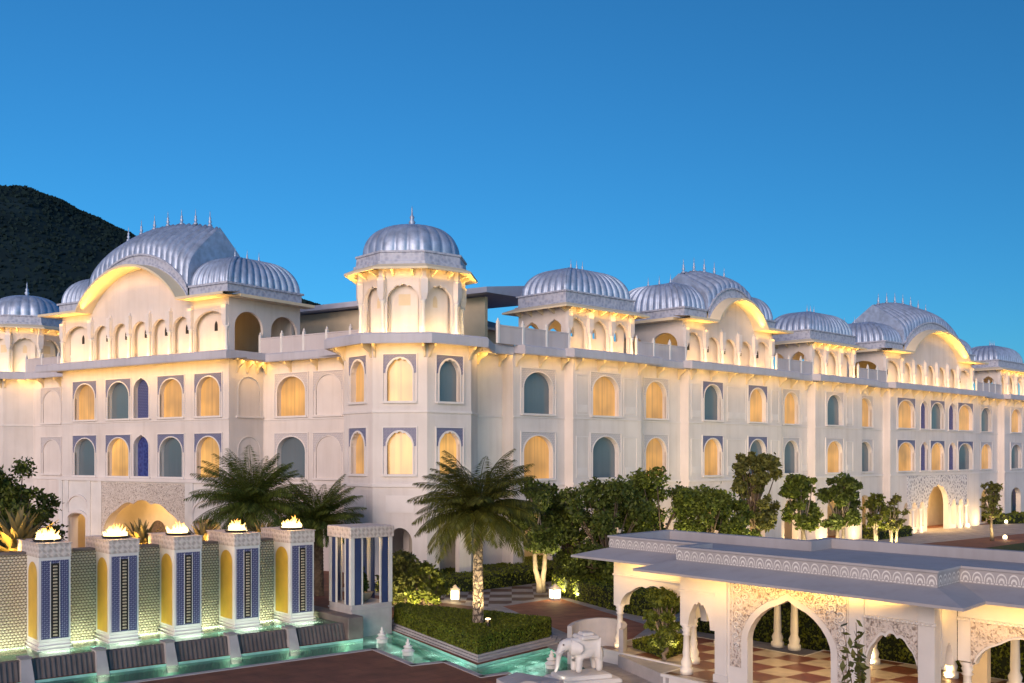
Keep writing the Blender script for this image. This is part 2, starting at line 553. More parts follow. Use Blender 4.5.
M['porch'] = mat('porch_plaster', (.62, .52, .38), .8, var=.06)
M['stone'] = mat('grey_stone', (.15, .125, .12), .55, var=.2, scale=2, bump=.1)
M['court'] = slab_mat('lit_court_sandstone', (.36, .135, .068), 1.2, .6, .012, .12, .75, 35)  # lighter sandstone copy: the court's lit look is put into its colour
M['paving'] = slab_mat('pale_paving', (.40, .36, .34), .9, .9, .012, .10)
M['stone_pale'] = mat('pale_stone', (.40, .38, .39), .6, var=.12, scale=2, bump=.08)
M['soil'] = slab_mat('red_sandstone', (.215, .078, .042), 1.5, .6, .010, .10, .75)
M['grass'] = mat('lawn', (.032, .055, .010), .9, var=.35, scale=3, bump=.6, bscale=40)
M['yellow'] = mat('yellow_tile', (.58, .36, .045), .35, var=.12, scale=2)
M['pool_tile'] = mat('pool_tile', (.30, .62, .54), .4, var=.15, scale=3)
M['bark'] = mat('bark', (.12, .085, .06), .9, var=.35, scale=6, bump=.7, bscale=14)
M['bark_pale'] = mat('bark_pale', (.24, .19, .145), .85, var=.25, scale=5, bump=.5, bscale=12)
M['palm_trunk'] = tile_mat('palm_trunk', (.06, .045, .035), (.36, .29, .22), 5.0, 'vine', .9, 1.0, stretch=(1, 1, .7), thr=(.03, .16))
M['terracotta'] = mat('bowl', (.42, .33, .24), .6)
M['gold'] = emat('lamp_glass', (1.0, .78, .42), 6.0)
M['warm_glow'] = emat('ground_lamp', (1.0, .72, .36), 9.0)
M['iron'] = mat('dark_iron', (.05, .045, .045), .5, metal=.6)
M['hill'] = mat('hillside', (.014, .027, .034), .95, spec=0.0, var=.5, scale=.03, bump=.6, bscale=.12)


def leaf_mat(name, col, var=.5, trans=.25, spec=.3):
    m = bpy.data.materials.new(name); m.use_nodes = True
    n, l = m.node_tree.nodes, m.node_tree.links
    b = n["Principled BSDF"]; b.inputs["Roughness"].default_value = .55; b.inputs["Specular IOR Level"].default_value = spec
    g = n.new("ShaderNodeNewGeometry")
    lo = tuple(c * (1 - var) for c in col); hi = (min(1, col[0] * (1 + var * 1.3)), min(1, col[1] * (1 + var)), col[2] * (1 + var * .4))
    r = ramp(n, [(0, lo), (.6, col), (1, hi)])
    l.new(g.outputs["Random Per Island"], r.inputs[0]); l.new(r.outputs[0], b.inputs["Base Color"])
    tr = n.new("ShaderNodeBsdfTranslucent"); l.new(r.outputs[0], tr.inputs[0])
    mx = n.new("ShaderNodeMixShader"); mx.inputs[0].default_value = trans
    l.new(b.outputs[0], mx.inputs[1]); l.new(tr.outputs[0], mx.inputs[2])
    l.new(mx.outputs[0], n["Material Output"].inputs[0])
    return m


M['leaf'] = leaf_mat('leaf', (.115, .15, .024))
M['leaf_dark'] = leaf_mat('leaf_dark', (.08, .11, .022))
M['leaf_olive'] = leaf_mat('leaf_olive', (.12, .125, .032))
M['leaf_lime'] = leaf_mat('leaf_lime', (.12, .14, .022))
M['palm'] = leaf_mat('palm_leaf', (.085, .092, .016))
M['agave'] = leaf_mat('agave_leaf', (.20, .17, .075), .3)
M['hedge'] = leaf_mat('hedge_leaf', (.13, .16, .016), .45)
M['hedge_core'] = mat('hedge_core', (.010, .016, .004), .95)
M['petal'] = leaf_mat('petal', (.55, .52, .45), .2)

# patterned water wall behind the fire pillars
def water_wall_mat():
    """rows of small rounded scallops, each row shifted by half a step"""
    m = bpy.data.materials.new('scalloped_tile'); m.use_nodes = True
    n, l = m.node_tree.nodes, m.node_tree.links
    b = n["Principled BSDF"]; b.inputs["Roughness"].default_value = .25
    tc = n.new("ShaderNodeTexCoord"); sx = n.new("ShaderNodeSeparateXYZ"); l.new(tc.outputs["Object"], sx.inputs[0])

    def ma(op, a, b_=None):
        q = n.new("ShaderNodeMath"); q.operation = op
        for k, v in ((0, a), (1, b_)):
            if v is None: continue
            if isinstance(v, (int, float)): q.inputs[k].default_value = v
            else: l.new(v, q.inputs[k])
        return q.outputs[0]
    zz = ma('DIVIDE', sx.outputs[2], .098); row = ma('FLOOR', zz)
    sh = ma('MULTIPLY', ma('FLOORED_MODULO', row, 2.0), .5)
    xx = ma('ADD', ma('DIVIDE', sx.outputs[0], .118), sh)
    fx = ma('SUBTRACT', ma('FRACT', xx), .5); fz = ma('SUBTRACT', ma('FRACT', zz), .42)
    d = ma('SQRT', ma('ADD', ma('MULTIPLY', fx, fx), ma('MULTIPLY', fz, fz)))
    r = ramp(n, [(.28, (.64, .56, .44)), (.42, (.48, .41, .31)), (.54, (.12, .095, .07))]); l.new(d, r.inputs[0]); l.new(r.outputs[0], b.inputs["Base Color"])
    bp = n.new("ShaderNodeBump"); bp.invert = True; bp.inputs["Strength"].default_value = .8; bp.inputs["Distance"].default_value = .06
    l.new(d, bp.inputs["Height"]); l.new(bp.outputs[0], b.inputs["Normal"])
    return m


M['water_wall'] = water_wall_mat()


def water_mat():
    """slightly cloudy pool water: lets the lamps below shine through, mirrors at the surface"""
    m = bpy.data.materials.new('pool_water'); m.use_nodes = True
    n, l = m.node_tree.nodes, m.node_tree.links
    n.remove(n["Principled BSDF"])
    gl = n.new("ShaderNodeBsdfGlossy"); gl.inputs["Roughness"].default_value = .08
    tr = n.new("ShaderNodeBsdfTransparent"); tr.inputs[0].default_value = (.78, .95, .90, 1)
    tl = n.new("ShaderNodeBsdfTranslucent"); tl.inputs[0].default_value = (.30, .48, .41, 1)
    df = n.new("ShaderNodeBsdfDiffuse"); df.inputs[0].default_value = (.08, .20, .17, 1)
    m1 = n.new("ShaderNodeMixShader"); m1.inputs[0].default_value = .5; l.new(tl.outputs[0], m1.inputs[1]); l.new(df.outputs[0], m1.inputs[2])
    m2 = n.new("ShaderNodeMixShader"); m2.inputs[0].default_value = .6; l.new(tr.outputs[0], m2.inputs[1]); l.new(m1.outputs[0], m2.inputs[2])
    fr = n.new("ShaderNodeFresnel"); fr.inputs[0].default_value = 1.2
    mx = n.new("ShaderNodeMixShader")
    no = n.new("ShaderNodeTexNoise"); no.inputs["Scale"].default_value = 3.0; no.inputs["Detail"].default_value = 3
    tc = n.new("ShaderNodeTexCoord"); l.new(tc.outputs["Object"], no.inputs["Vector"])
    bp = n.new("ShaderNodeBump"); bp.inputs["Strength"].default_value = .15; bp.inputs["Distance"].default_value = .06
    l.new(no.outputs[0], bp.inputs["Height"]); l.new(bp.outputs[0], gl.inputs["Normal"]); l.new(bp.outputs[0], fr.inputs["Normal"])
    l.new(fr.outputs[0], mx.inputs[0]); l.new(m2.outputs[0], mx.inputs[1]); l.new(gl.outputs[0], mx.inputs[2])
    l.new(mx.outputs[0], n["Material Output"].inputs[0])
    return m


M['water'] = water_mat()


def checker_mat(name, a, b_, size, rough=.35):
    m = bpy.data.materials.new(name); m.use_nodes = True
    n, l = m.node_tree.nodes, m.node_tree.links
    b = n["Principled BSDF"]; b.inputs["Roughness"].default_value = rough
    tc = n.new("ShaderNodeTexCoord")
    ck = n.new("ShaderNodeTexChecker"); ck.inputs["Scale"].default_value = 1 / size
    mp = n.new("ShaderNodeMapping"); mp.inputs["Location"].default_value = (.013, .017, .5)
    l.new(tc.outputs["Object"], mp.inputs[0]); l.new(mp.outputs[0], ck.inputs["Vector"])
    no = n.new("ShaderNodeTexNoise"); no.inputs["Scale"].default_value = 2.5; no.inputs["Detail"].default_value = 5
    l.new(tc.outputs["Object"], no.inputs["Vector"])
    r = ramp(n, [(.3, (.75, .75, .75)), (.7, (1.1, 1.1, 1.1))]); l.new(no.outputs[0], r.inputs[0])
    ck.inputs[1].default_value = (*a, 1); ck.inputs[2].default_value = (*b_, 1)
    mx = n.new("ShaderNodeMix"); mx.data_type = 'RGBA'; mx.blend_type = 'MULTIPLY'; mx.inputs[0].default_value = 1
    l.new(ck.outputs[0], mx.inputs[6]); l.new(r.outputs[0], mx.inputs[7]); l.new(mx.outputs[2], b.inputs["Base Color"])
    return m


M['checker'] = checker_mat('checker_floor', (.42, .36, .31), (.15, .055, .03), 1.05)
M['checker_path'] = checker_mat('checker_path', (.36, .33, .32), (.10, .05, .035), 1.1, .6)
WARM = (1.0, .64, .24)
GOLD = (1.0, .54, .115)

# ------------------------------------------------------------------ pool outline and ground
FO = Frame((-15.5, 34.4), 39.5)        # fountain row: u along the pillars, v to the back
GP = lambda x, y: G(x, y)
e_ = FO
near = [G(374, 649.4)]
pool = [FO.w(-9, -1.75), FO.w(10.6, -1.75), FO.w(11.25, -1.75), FO.w(11.25, .55)]
pool += [G(386, 628), G(477, 665), G(562, 644.5), G(600, 652), G(590, 684), G(540, 690), G(507, 673.5), G(482, 677), G(445, 662), G(413, 665.5), G(374, 649.4)]
pl = G(374, 649.4); pl2 = pl - FO.e1 * 18
pool.append(pl2)
pool = [Vector((p.x, p.y, 0)) for p in pool]
gout = [Vector((-900, -60, 0)), Vector((1200, -60, 0)), Vector((1200, 1500, 0)), Vector((-900, 1500, 0))]
def tri_up(P, polys=None):
    """triangles of a flat polygon, all facing up"""
    out = []
    for t in tessellate_polygon(polys or [P]):
        a, b, c = (P[i] for i in t)
        out.append(tuple(t) if (b - a).cross(c - a).z > 0 else tuple(t)[::-1])
    return out


tri = tri_up(gout + pool, [gout, pool])
allp = gout + pool
mb = MB(); mb.add([tuple(p) for p in allp], [tuple(t) for t in tri])
ground = struct('ground', mb, M['soil'])
mb = MB(); n = len(pool)
mb.add([(p.x, p.y, -.45) for p in pool], tri_up(pool))
for i in range(n):
    a, b = pool[i], pool[(i + 1) % n]
    mb.quad((a.x, a.y, -.45), (b.x, b.y, -.45), (b.x, b.y, -.002), (a.x, a.y, -.002))
struct('pool_basin', mb, M['pool_tile'])
mb = MB(); mb.add([(p.x, p.y, -.09) for p in pool], tri_up(pool))
struct('pool_water', mb, M['water'])


def coping(name, pts, w, h, m, z0=0.0):
    """a low stone edging laid along a line of ground points"""
    mb = MB()
    for a, b in zip(pts[:-1], pts[1:]):
        a = Vector((a.x, a.y, 0)); b = Vector((b.x, b.y, 0))
        d = (b - a).normalized(); nn = Vector((-d.y, d.x, 0)) * (w / 2)
        a2 = a - d * w * .45; b2 = b + d * w * .45
        mb.prism([a2 - nn, b2 - nn, b2 + nn, a2 + nn], z0, h)
    return struct(name, mb, m)


coping('pool_coping', [pl2, pl, G(413, 665.5), G(445, 662), G(482, 677), G(507, 673.5)], .22, .03, M['stone_pale'])


def ground_poly(name, pts, m, z):
    mb = MB(); P = [Vector((p.x, p.y, 0)) for p in pts]
    mb.add([(p.x, p.y, z) for p in P], tri_up(P))
    return struct(name, mb, m)


ground_poly('garden_path', [G(330, 590), G(478, 607), G(570, 660), G(640, 700), G(1100, 700), G(1100, 640), G(720, 600), G(620, 575), G(420, 572)], M['paving'], .004)
ground_poly('checker_path', [G(440, 590), G(548, 584), G(553, 596), G(490, 607), G(440, 600)], M['checker_path'], .008)
ground_poly('red_court', [G(503, 606.5), G(558, 598), G(650, 626), G(624, 645), G(575, 637)], M['court'], .008)
ground_poly('red_court_verge', [G(627, 648), G(655, 634), G(720, 646), G(700, 668)], M['checker_path'], .009)
ground_poly('driveway', [G(800, 545), G(905, 530), G(1040, 521), G(1300, 516), G(1300, 540), G(1040, 532), G(900, 546), G(800, 560)], M['paving'], .006)
ground_poly('lawn', [G(985, 548), G(1060, 538), G(1200, 545), G(1050, 560)], M['grass'], .01)

# ------------------------------------------------------------------ sky-side hill
ridge = [(-260, 175), (-120, 176), (0, 190), (40, 196), (72, 206), (100, 222), (128, 236), (160, 252), (210, 272), (260, 290), (300, 303), (330, 312), (420, 340), (520, 380), (640, 420), (800, 450)]
mb = MB(); YH = 420.0
nx, ny = 200, 40
pts = []
for j in range(ny + 1):
    for i in range(nx + 1):
        px = -260 + 1060 * i / nx
        py = np.interp(px, [r[0] for r in ridge], [r[1] for r in ridge])
        f = j / ny
        Y = 190 + (YH - 190) * f if f <= .8 else (190 + (YH - 190) * .8) + (f - .8) * 900
        top = CAMZ + (HY - py) * YH / FPX
        g = min(1, f / .8); s = g * g * (3 - 2 * g)
        if f > .8: s = 1 - (f - .8) * 2.2
        X = (px - CX) / FPX * YH
        z = -2 + (top + 2) * s + (math.sin(i * .9 + j * 1.7) * .5 + math.sin(i * .37 + j * .6) * 1.2) * s * .5
        pts.append((X, Y + (YH - 190) * .2 * (1 if f > .8 else f / .8), z))
fs = [(j * (nx + 1) + i, j * (nx + 1) + i + 1, (j + 1) * (nx + 1) + i + 1, (j + 1) * (nx + 1) + i) for j in range(ny) for i in range(nx)]
mb.add(pts, fs)
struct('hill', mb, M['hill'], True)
hp = np.array(pts).reshape(ny + 1, nx + 1, 3)
_n = 45000
_i = RNG.random(_n) * nx; _j = np.concatenate([RNG.random(_n - 9000) * ny * .8, ny * .8 * (1 - RNG.random(9000) ** 2 * .04)])
_a = _i.astype(int).clip(0, nx - 1); _b = _j.astype(int).clip(0, ny - 1)
_c = hp[_b, _a] + (hp[_b, _a + 1] - hp[_b, _a]) * (_i - _a)[:, None] + (hp[_b + 1, _a] - hp[_b, _a]) * (_j - _b)[:, None]
_d = RNG.normal(size=(_n, 3)) * .45; _d[:, 1] -= .8; _d /= np.linalg.norm(_d, axis=1)[:, None]
_e = np.cross(_d, RNG.normal(size=(_n, 3))); _e /= np.linalg.norm(_e, axis=1)[:, None]; _f = np.cross(_d, _e)
_s = (.35 + .75 * RNG.random(_n))[:, None]; _c = _c + np.array([0, 0, .5])
_v = np.stack([_c - _f * _s, _c + _e * _s * .8, _c + _f * _s, _c - _e * _s * .8], 1).reshape(-1, 3)
_o = bpy.data.objects.new('hillside_scrub', bpy.data.meshes.new('hillside_scrub')); COL.objects.link(_o)
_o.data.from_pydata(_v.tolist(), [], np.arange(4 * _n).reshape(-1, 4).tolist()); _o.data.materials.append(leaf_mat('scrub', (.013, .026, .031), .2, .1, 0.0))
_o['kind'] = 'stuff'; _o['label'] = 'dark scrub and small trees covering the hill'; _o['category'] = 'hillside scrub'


# ------------------------------------------------------------------ foliage helpers
def leaf_cloud(centers, n, size, squash=.8, elong=1.6, shell=.55, rng=RNG):
    """n small leaf faces spread through clumps; centers = [(x,y,z,r)]"""
    C = np.array(centers, float)
    w = C[:, 3] ** 2; w /= w.sum()
    idx = rng.choice(len(C), n, p=w)
    d = rng.normal(size=(n, 3)); d /= np.linalg.norm(d, axis=1)[:, None]
    rad = (shell + (1 - shell) * rng.random(n)) * C[idx, 3]
    rad *= 1 + .25 * rng.normal(size=n) * .5
    p = C[idx, :3] + d * rad[:, None] * np.array([1, 1, squash])
    a = rng.normal(size=(n, 3)) + d * .5; a[:, 2] -= .25
    a /= np.linalg.norm(a, axis=1)[:, None]
    b = np.cross(a, rng.normal(size=(n, 3))); b /= np.linalg.norm(b, axis=1)[:, None]
    s = size * (.6 + .8 * rng.random(n))[:, None]
    v = np.stack([p - a * s * elong * .5, p + b * s * .45, p + a * s * elong * .5, p - b * s * .45], 1).reshape(-1, 3)
    f = np.arange(4 * n).reshape(-1, 4)
    return v, f


def np_mesh(name, v, f, m):
    me = bpy.data.meshes.new(name)
    me.from_pydata(v.tolist(), [], f.tolist()); me.materials.append(m); me.update()
    return me


def tree(name, label, loc, height, crown_r, crown_bottom, leafm, barkm=None, n=5000, lsize=.2, clumps=16, stems=1, group=None, seed=1, squash=.8, cat='tree', lean=0.0, open_=.5):
    rng = np.random.default_rng(seed); rnd = random.Random(seed)
    t = thing(name, label, cat, loc, group=group)
    ch = height - crown_bottom
    cz = crown_bottom + ch * .5
    cs = []
    for i in range(clumps):
        a = rnd.random() * 2 * PI; rr = crown_r * (rnd.random() ** .6) * .8
        zz = cz + (rnd.random() * 2 - 1) * ch * .42
        k = 1 - .45 * abs(zz - cz) / (ch * .5)
        cs.append((math.cos(a) * rr * k * 1.12 + lean * (zz - crown_bottom) / ch, math.sin(a) * rr * k * 1.12, zz, crown_r * (.15 + .17 * rnd.random())))
    mb = MB()
    for s in range(stems):
        bx = (rnd.random() - .5) * .35 * (stems > 1); by = (rnd.random() - .5) * .35 * (stems > 1)
        r0 = .05 + .018 * height
        tx, ty = (rnd.random() - .5) * crown_r * .4, (rnd.random() - .5) * crown_r * .4
        mid = (bx + tx * .5 + (rnd.random() - .5) * .2, by + ty * .5, crown_bottom * .6)
        topp = (bx + tx, by + ty, crown_bottom + ch * .35)
        mb.tube([(bx, by, -.1), (bx * 1.02, by, crown_bottom * .25), mid, topp], [r0 * 1.3, r0, r0 * .8, r0 * .5], 8)
        for c in cs[s::stems]:
            h = .35 + .5 * rnd.random()
            st = Vector(mid).lerp(Vector(topp), h)
            e = Vector(c[:3]); m2 = st.lerp(e, .5) + Vector((0, 0, -.12 * crown_r))
            mb.tube([st, m2, e], [r0 * .42, r0 * .28, r0 * .1], 5)
    obj('trunk', mb, barkm or M['bark'], t, smooth=True)
    v, f = leaf_cloud(cs, n, lsize, squash, 1.7, open_, rng)
    o = bpy.data.objects.new('crown', np_mesh('crown', v, f, leafm)); COL.objects.link(o); o.parent = t
    return t


def palm(name, label, loc, trunk_h, frond, nf, seed, leafm, group=None, barkm=None, tr=.24, droop=1.0):
    rnd = random.Random(seed)
    t = thing(name, label, 'palm tree', loc, group=group)
    mb = MB()
    k = 22; loops = []
    for i in range(k * 2):
        f = i / (k * 2 - 1); z = trunk_h * f
        r = tr * (1.15 - .25 * f) * (1.0 if i % 2 else 1.06)
        loops.append([(r * math.cos(2 * PI * j / 10 + i * .3), r * math.sin(2 * PI * j / 10 + i * .3), z) for j in range(10)])
    mb.loft(loops, True, True)
    obj('trunk', mb, barkm or M['bark'], t)
    V, F = [], []
    rach = MB()
    for i in range(nf):
        az = i * 2.39996 + rnd.random() * .3
        up = 1 - i / nf * 1.0                       # 1 upright .. 0 low
        el = R(82 - 98 * (1 - up) + rnd.uniform(-8, 8))
        L = frond * rnd.uniform(.85, 1.08)
        dx, dy = math.cos(az), math.sin(az)
        p = Vector((dx * tr * .6, dy * tr * .6, trunk_h + .15 * up)); e = el
        seg = 12; prev = []
        for q in range(seg + 1):
            prev.append(p.copy())
            p = p + Vector((dx * math.cos(e), dy * math.cos(e), math.sin(e))) * (L / seg)
            e -= R(4.0 * droop * (1 + 1.3 * q / seg))
        rach.tube(prev, [.03 * (1 - .8 * q / seg) for q in range(seg + 1)], 4)
        side = Vector((-dy, dx, 0))
        nl = 56
        for q in range(2, nl):
            f = q / nl; x = f * seg; a = int(x); b = min(a + 1, seg)
            base = prev[a].lerp(prev[b], x - a)
            tang = (prev[b] - prev[a]).normalized() if b > a else (prev[a] - prev[a - 1]).normalized()
            upv = side.cross(tang).normalized()
            ll = L * .26 * math.sin(PI * (.12 + .82 * f)) * rnd.uniform(.85, 1.1)
            for sg in (1, -1):
                d = (side * sg * .8 + tang * .65 + upv * rnd.uniform(.05, .4) - Vector((0, 0, .18))).normalized()
                w = tang.cross(d).cross(d).normalized() * .034 + tang * .02
                m = base + d * ll * .5
                tip = base + d * ll - Vector((0, 0, ll * .22))
                b0 = len(V)
                V += [tuple(base), tuple(m + w), tuple(tip), tuple(m - w)]
                F.append((b0, b0 + 1, b0 + 2, b0 + 3))
    mc = MB(); mc.v = V; mc.f = F
    c = obj('crown', mc, leafm, t)
    obj('frond_ribs', rach, leafm, t)
    return t


def hedge(name, label, poly, z0, z1, n, size=.07, group=None, cat='hedge'):
    """clipped hedge: core plus leaf faces over its top and sides"""
    poly = [Vector((p.x, p.y, 0)) for p in poly]
    c = sum(poly, Vector()) / len(poly)
    t = thing(name, label, cat, (c.x, c.y, z0), group=group)
    P = [p - c for p in poly]
    ar = sum(P[i].x * P[(i + 1) % len(P)].y - P[(i + 1) % len(P)].x * P[i].y for i in range(len(P)))
    if ar < 0: P = P[::-1]
    mb = MB(); H = z1 - z0
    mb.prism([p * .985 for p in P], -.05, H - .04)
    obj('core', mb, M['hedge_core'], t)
    tris = [tuple(P[i] for i in tt) for tt in tessellate_polygon([P])]
    ta = np.array([abs((b - a).cross(cc - a).z) / 2 for a, b, cc in tris])
    per = [(P[i], P[(i + 1) % len(P)]) for i in range(len(P))]
    sa = np.array([(b - a).length * H for a, b in per])
    tot = ta.sum() + sa.sum(); nt = int(n * ta.sum() / tot); ns = n - nt
    pts = []; nor = []
    for k in RNG.choice(len(tris), nt, p=ta / ta.sum()):
        a, b, cc = tris[k]; r1, r2 = RNG.random(2); r1 = math.sqrt(r1)
        q = a * (1 - r1) + b * (r1 * (1 - r2)) + cc * (r1 * r2)
        pts.append((q.x, q.y, H - .03 + .05 * RNG.random() + .03 * math.sin(q.x * 2.1) * math.sin(q.y * 1.7))); nor.append((0, 0, 1))
    for k in RNG.choice(len(per), ns, p=sa / sa.sum()):
        a, b = per[k]; f = RNG.random(); q = a.lerp(b, f); d = (b - a).normalized(); nn = Vector((d.y, -d.x, 0))
        q = q + nn * (.04 * RNG.random() - .02)
        pts.append((q.x, q.y, RNG.random() * H)); nor.append(tuple(nn))
    p = np.array(pts); d = np.array(nor) + RNG.normal(size=(n, 3)) * .55
    d /= np.linalg.norm(d, axis=1)[:, None]
    b = np.cross(d, RNG.normal(size=(n, 3))); b /= np.linalg.norm(b, axis=1)[:, None]
    a = np.cross(d, b); s = size * (.6 + .8 * RNG.random(n))[:, None]
    v = np.stack([p - a * s * .8, p + b * s * .45, p + a * s * .8, p - b * s * .45], 1).reshape(-1, 3)
    o = bpy.data.objects.new('foliage', np_mesh('foliage', v, np.arange(4 * n).reshape(-1, 4), M['hedge'])); COL.objects.link(o); o.parent = t
    return t


def agave(name, label, loc, r, n, seed, leafm, group=None):
    rnd = random.Random(seed)
    mb = MB()
    for i in range(n):
        az = i * 2.399 + rnd.random() * .2; el = R(18 + 68 * (i / n)) ; L = r * rnd.uniform(.85, 1.1)
        dx, dy = math.cos(az), math.sin(az); sx, sy = -dy, dx
        pts = []
        e = el + R(8)
        p = Vector((dx * .06, dy * .06, .05))
        rows = []
        for q in range(6):
            f = q / 5; w = r * .085 * (1 - f ** 2.2) * (1 + .6 * f) + .004
            nrm = Vector((-dx * math.sin(e), -dy * math.sin(e), math.cos(e)))
            rows.append([tuple(p + Vector((sx, sy, 0)) * w + nrm * w * .35), tuple(p - nrm * .01), tuple(p - Vector((sx, sy, 0)) * w + nrm * w * .35)])
            p = p + Vector((dx * math.cos(e), dy * math.cos(e), math.sin(e))) * (L / 5); e -= R(5)
        mb.loft(rows, closed=False)
    o = obj(name, mb, leafm, smooth=True, loc=loc)
    tag(o, label, 'agave', group)
    return o


# ================================================================== THE PALACE
PL = Vector((0, 62, 0))
PAL = thing('palace_hotel', 'long white three storey palace hotel with ribbed blue domes and golden lit eaves', 'palace', PL)


def part(name, mb, m, F, u=0.0, v=0.0, z=0.0, label=None, smooth=False, parent=None):
    if parent is not None:
        return obj(name, mb, m, parent, smooth=smooth, label=label)
    return obj(name, mb, m, PAL, loc=F.w(u, v, z) - PL, rot=F.rot, smooth=smooth, label=label)


ZF0, ZF1, ZP = 12.8, 13.35, 14.4        # roof slab bottom / top, parapet top
S1, T1, S2, T2 = 5.63, 8.17, 9.47, 11.92


def window(F, uc, v, w, zs, zt, kind, lit, spand, rise=None, off=0.0, label=None):
    """arched window: moulding, spandrel panel and the curtain behind the glass; v is the wall face"""
    rise = rise or min(.45 * w, .95); zp = zt - rise
    mb = MB(); arch_ring(mb, 0, w, 0, zp - zs, rise, kind, -.05 if lit != 'stucco' else -.02, .12, .07 if lit != 'stucco' else .045)
    mb.box(-w / 2 - .2, w / 2 + .2, -.13, .05, -.12, -.003)
    lab = label or {'lit': 'amber lit arched window', 'lit2': 'bright yellow lit arched window', 'dark': 'dark unlit arched window', 'blue': 'narrow blue tiled niche', 'blue_niche': 'narrow blue patterned niche', 'stucco': 'blind plaster niche'}[lit]
    wd = part('window', mb, M['stucco_trim'], F, uc, v, zs, label=lab)
    mb = MB(); arch_fill(mb, 0, w - .004, .0, zp - zs, rise - .004, kind, .30 if lit not in ('stucco',) else .05)
    if lit in ('lit', 'lit2', 'dark'):
        nn = 'curtain'
    else:
        nn = 'niche_panel'
    obj(nn, mb, M[lit], wd)
    if spand:
        mb = MB(); a_, b_, c_, d_ = -w / 2 - .26, w / 2 + .26, -.12, zt - zs + .26
        mb.add([(x, y, z) for y in (-.06, -.003) for x, z in ((a_, c_), (b_, c_), (b_, d_), (a_, d_), (a_ + .06, c_), (b_ - .06, c_), (b_ - .06, d_ - .06), (a_ + .06, d_ - .06))],
               [(0, 4, 7, 3), (3, 7, 6, 2), (2, 6, 5, 1), (8, 11, 3, 0), (11, 10, 2, 3), (10, 9, 1, 2), (12, 4, 7, 15), (15, 7, 6, 14), (14, 6, 5, 13)])
        obj('outer_frame', mb, M['stucco_trim'], wd)
    if False:
        mb = MB(); mb.box(-.025, .025, .2, .26, .01, zp - zs + rise * .97)
        mb.box(-w / 2, w / 2, .21, .25, zp - zs - .03, zp - zs + .03)
        obj('mullion', mb, M['iron'], wd)
    if spand:
        mb = MB()
        arch_wall(mb, -w / 2 - .2, w / 2 + .2, zp - zs - .02, zt - zs + .2, [(0, w + .14, -5, zp - zs, rise + .07, 'ell')], -.02, -.004, back=False)
        obj('spandrel', mb, M[spand], wd)
    return wd, (uc, w, zs, zp, rise, kind)


def chajja(F, u0, u1, v, over=1.0, dz=0.0, e0=0.0, e1=0.0):
    mb = MB()
    prof = [(-over, 12.88), (-over + .04, ZF0), (-over + .2, ZF0 + .02), (.35, 12.98), (.35, ZF1), (-over + .12, ZF1), (-over, ZF1 - .1)]
    a, b = -e0, (u1 - u0) + e1
    mb.loft([[(a, p[0], p[1] + dz) for p in prof], [(b, p[0], p[1] + dz) for p in prof]], True, True)
    part('roof_slab', mb, M['chajja'], F, u0, v)


mbk = MB()
mbk.loft([[(x, .0, 12.15), (x, -.08, 12.17), (x, -.2, 12.45), (x, -.55, 12.68), (x, -.62, 12.88), (x, 0, 12.95)] for x in (-.055, .055)], True, True)
BRK = mbk.mesh('bracket', M['soffit'])


def brackets(F, u0, u1, v, step=1.7):
    n = max(1, round((u1 - u0) / step))
    for i in range(n + 1):
        u = u0 + .25 + (u1 - u0 - .5) * i / n
        part('bracket', BRK, None, F, u, v)


mpp = MB(); mpp.bbox(-.085, .085, -.085, .085, ZF1, ZP + .16, .015)
mpp.lathe([(.1, 0), (.11, .05), (.05, .09), (.06, .15), (.0, .24)], (0, 0, ZP + .16), 8)
POST = mpp.mesh('parapet_post', M['marble'])


def parapet(F, u0, u1, v, step=1.75):
    mb = MB(); mb.box(0, u1 - u0, -.05, .05, ZF1 + .06, ZP - .08)
    mb.box(0, u1 - u0, -.075, .075, ZP - .077, ZP)
    mb.box(0, u1 - u0, -.07, .07, ZF1, ZF1 + .057)
    part('parapet', mb, M['parapet'], F, u0, v)
    n = max(1, round((u1 - u0) / step))
    for i in range(n + 1):
        part('parapet_post', POST, None, F, u0 + (u1 - u0) * i / n, v)


def strip_light(F, u0, u1, v, z, power, dv, dz, color=WARM, w=.08):
    """LED strip along the wall"""
    L = u1 - u0
    d = F.e2 * dv + Vector((0, 0, dz))
    area(F.w((u0 + u1) / 2, v, z), L, w, power * L, color, d, up=F.e1)


def finial(r=.1, h=1.0):
    mb = MB()
    mb.lathe([(r * 1.2, -.05), (r * 1.25, .06 * h), (r * .5, .12 * h), (r * 1.0, .26 * h), (r * .45, .38 * h), (r * .7, .48 * h), (r * .25, .6 * h), (r * .18, .85 * h), (.004, h)], n=10)
    return mb.mesh('finial', M['roof_metal'], True)


FIN_S, FIN_M, FIN_L = finial(.09, .75), finial(.12, 1.0), finial(.2, 1.25)


def put(name, me, parent, loc):
    o = bpy.data.objects.new(name, me); COL.objects.link(o); o.parent = parent; o.location = loc; return o


def column_mesh(z0, zs, r=.1):
    mb = MB()
    mb.lathe([(r * 1.6, 0), (r * 1.6, .14), (r * 1.1, .2), (r * 1.25, .34), (r, .5), (r * .85, (zs - z0) - .25), (r * 1.2, (zs - z0) - .2), (r * 1.0, (zs - z0) - .12), (r * 1.9, (zs - z0))], (0, 0, z0), 10)
    return mb.mesh('column', M['marble'], True)


def arcade(parent, x0, x1, n, ze, zs, blind=True, holes=True, F=None, kind='cusp'):
    """front arcade in local coordinates of parent: arches, recess wall and columns"""
    W = x1 - x0; b = W / n
    ops = [(x0 + b * (i + .5), b - .34, ZF1 - 1, zs, min(.62 * (b - .34), ze - zs - .35), kind) for i in range(n)]
    return ops


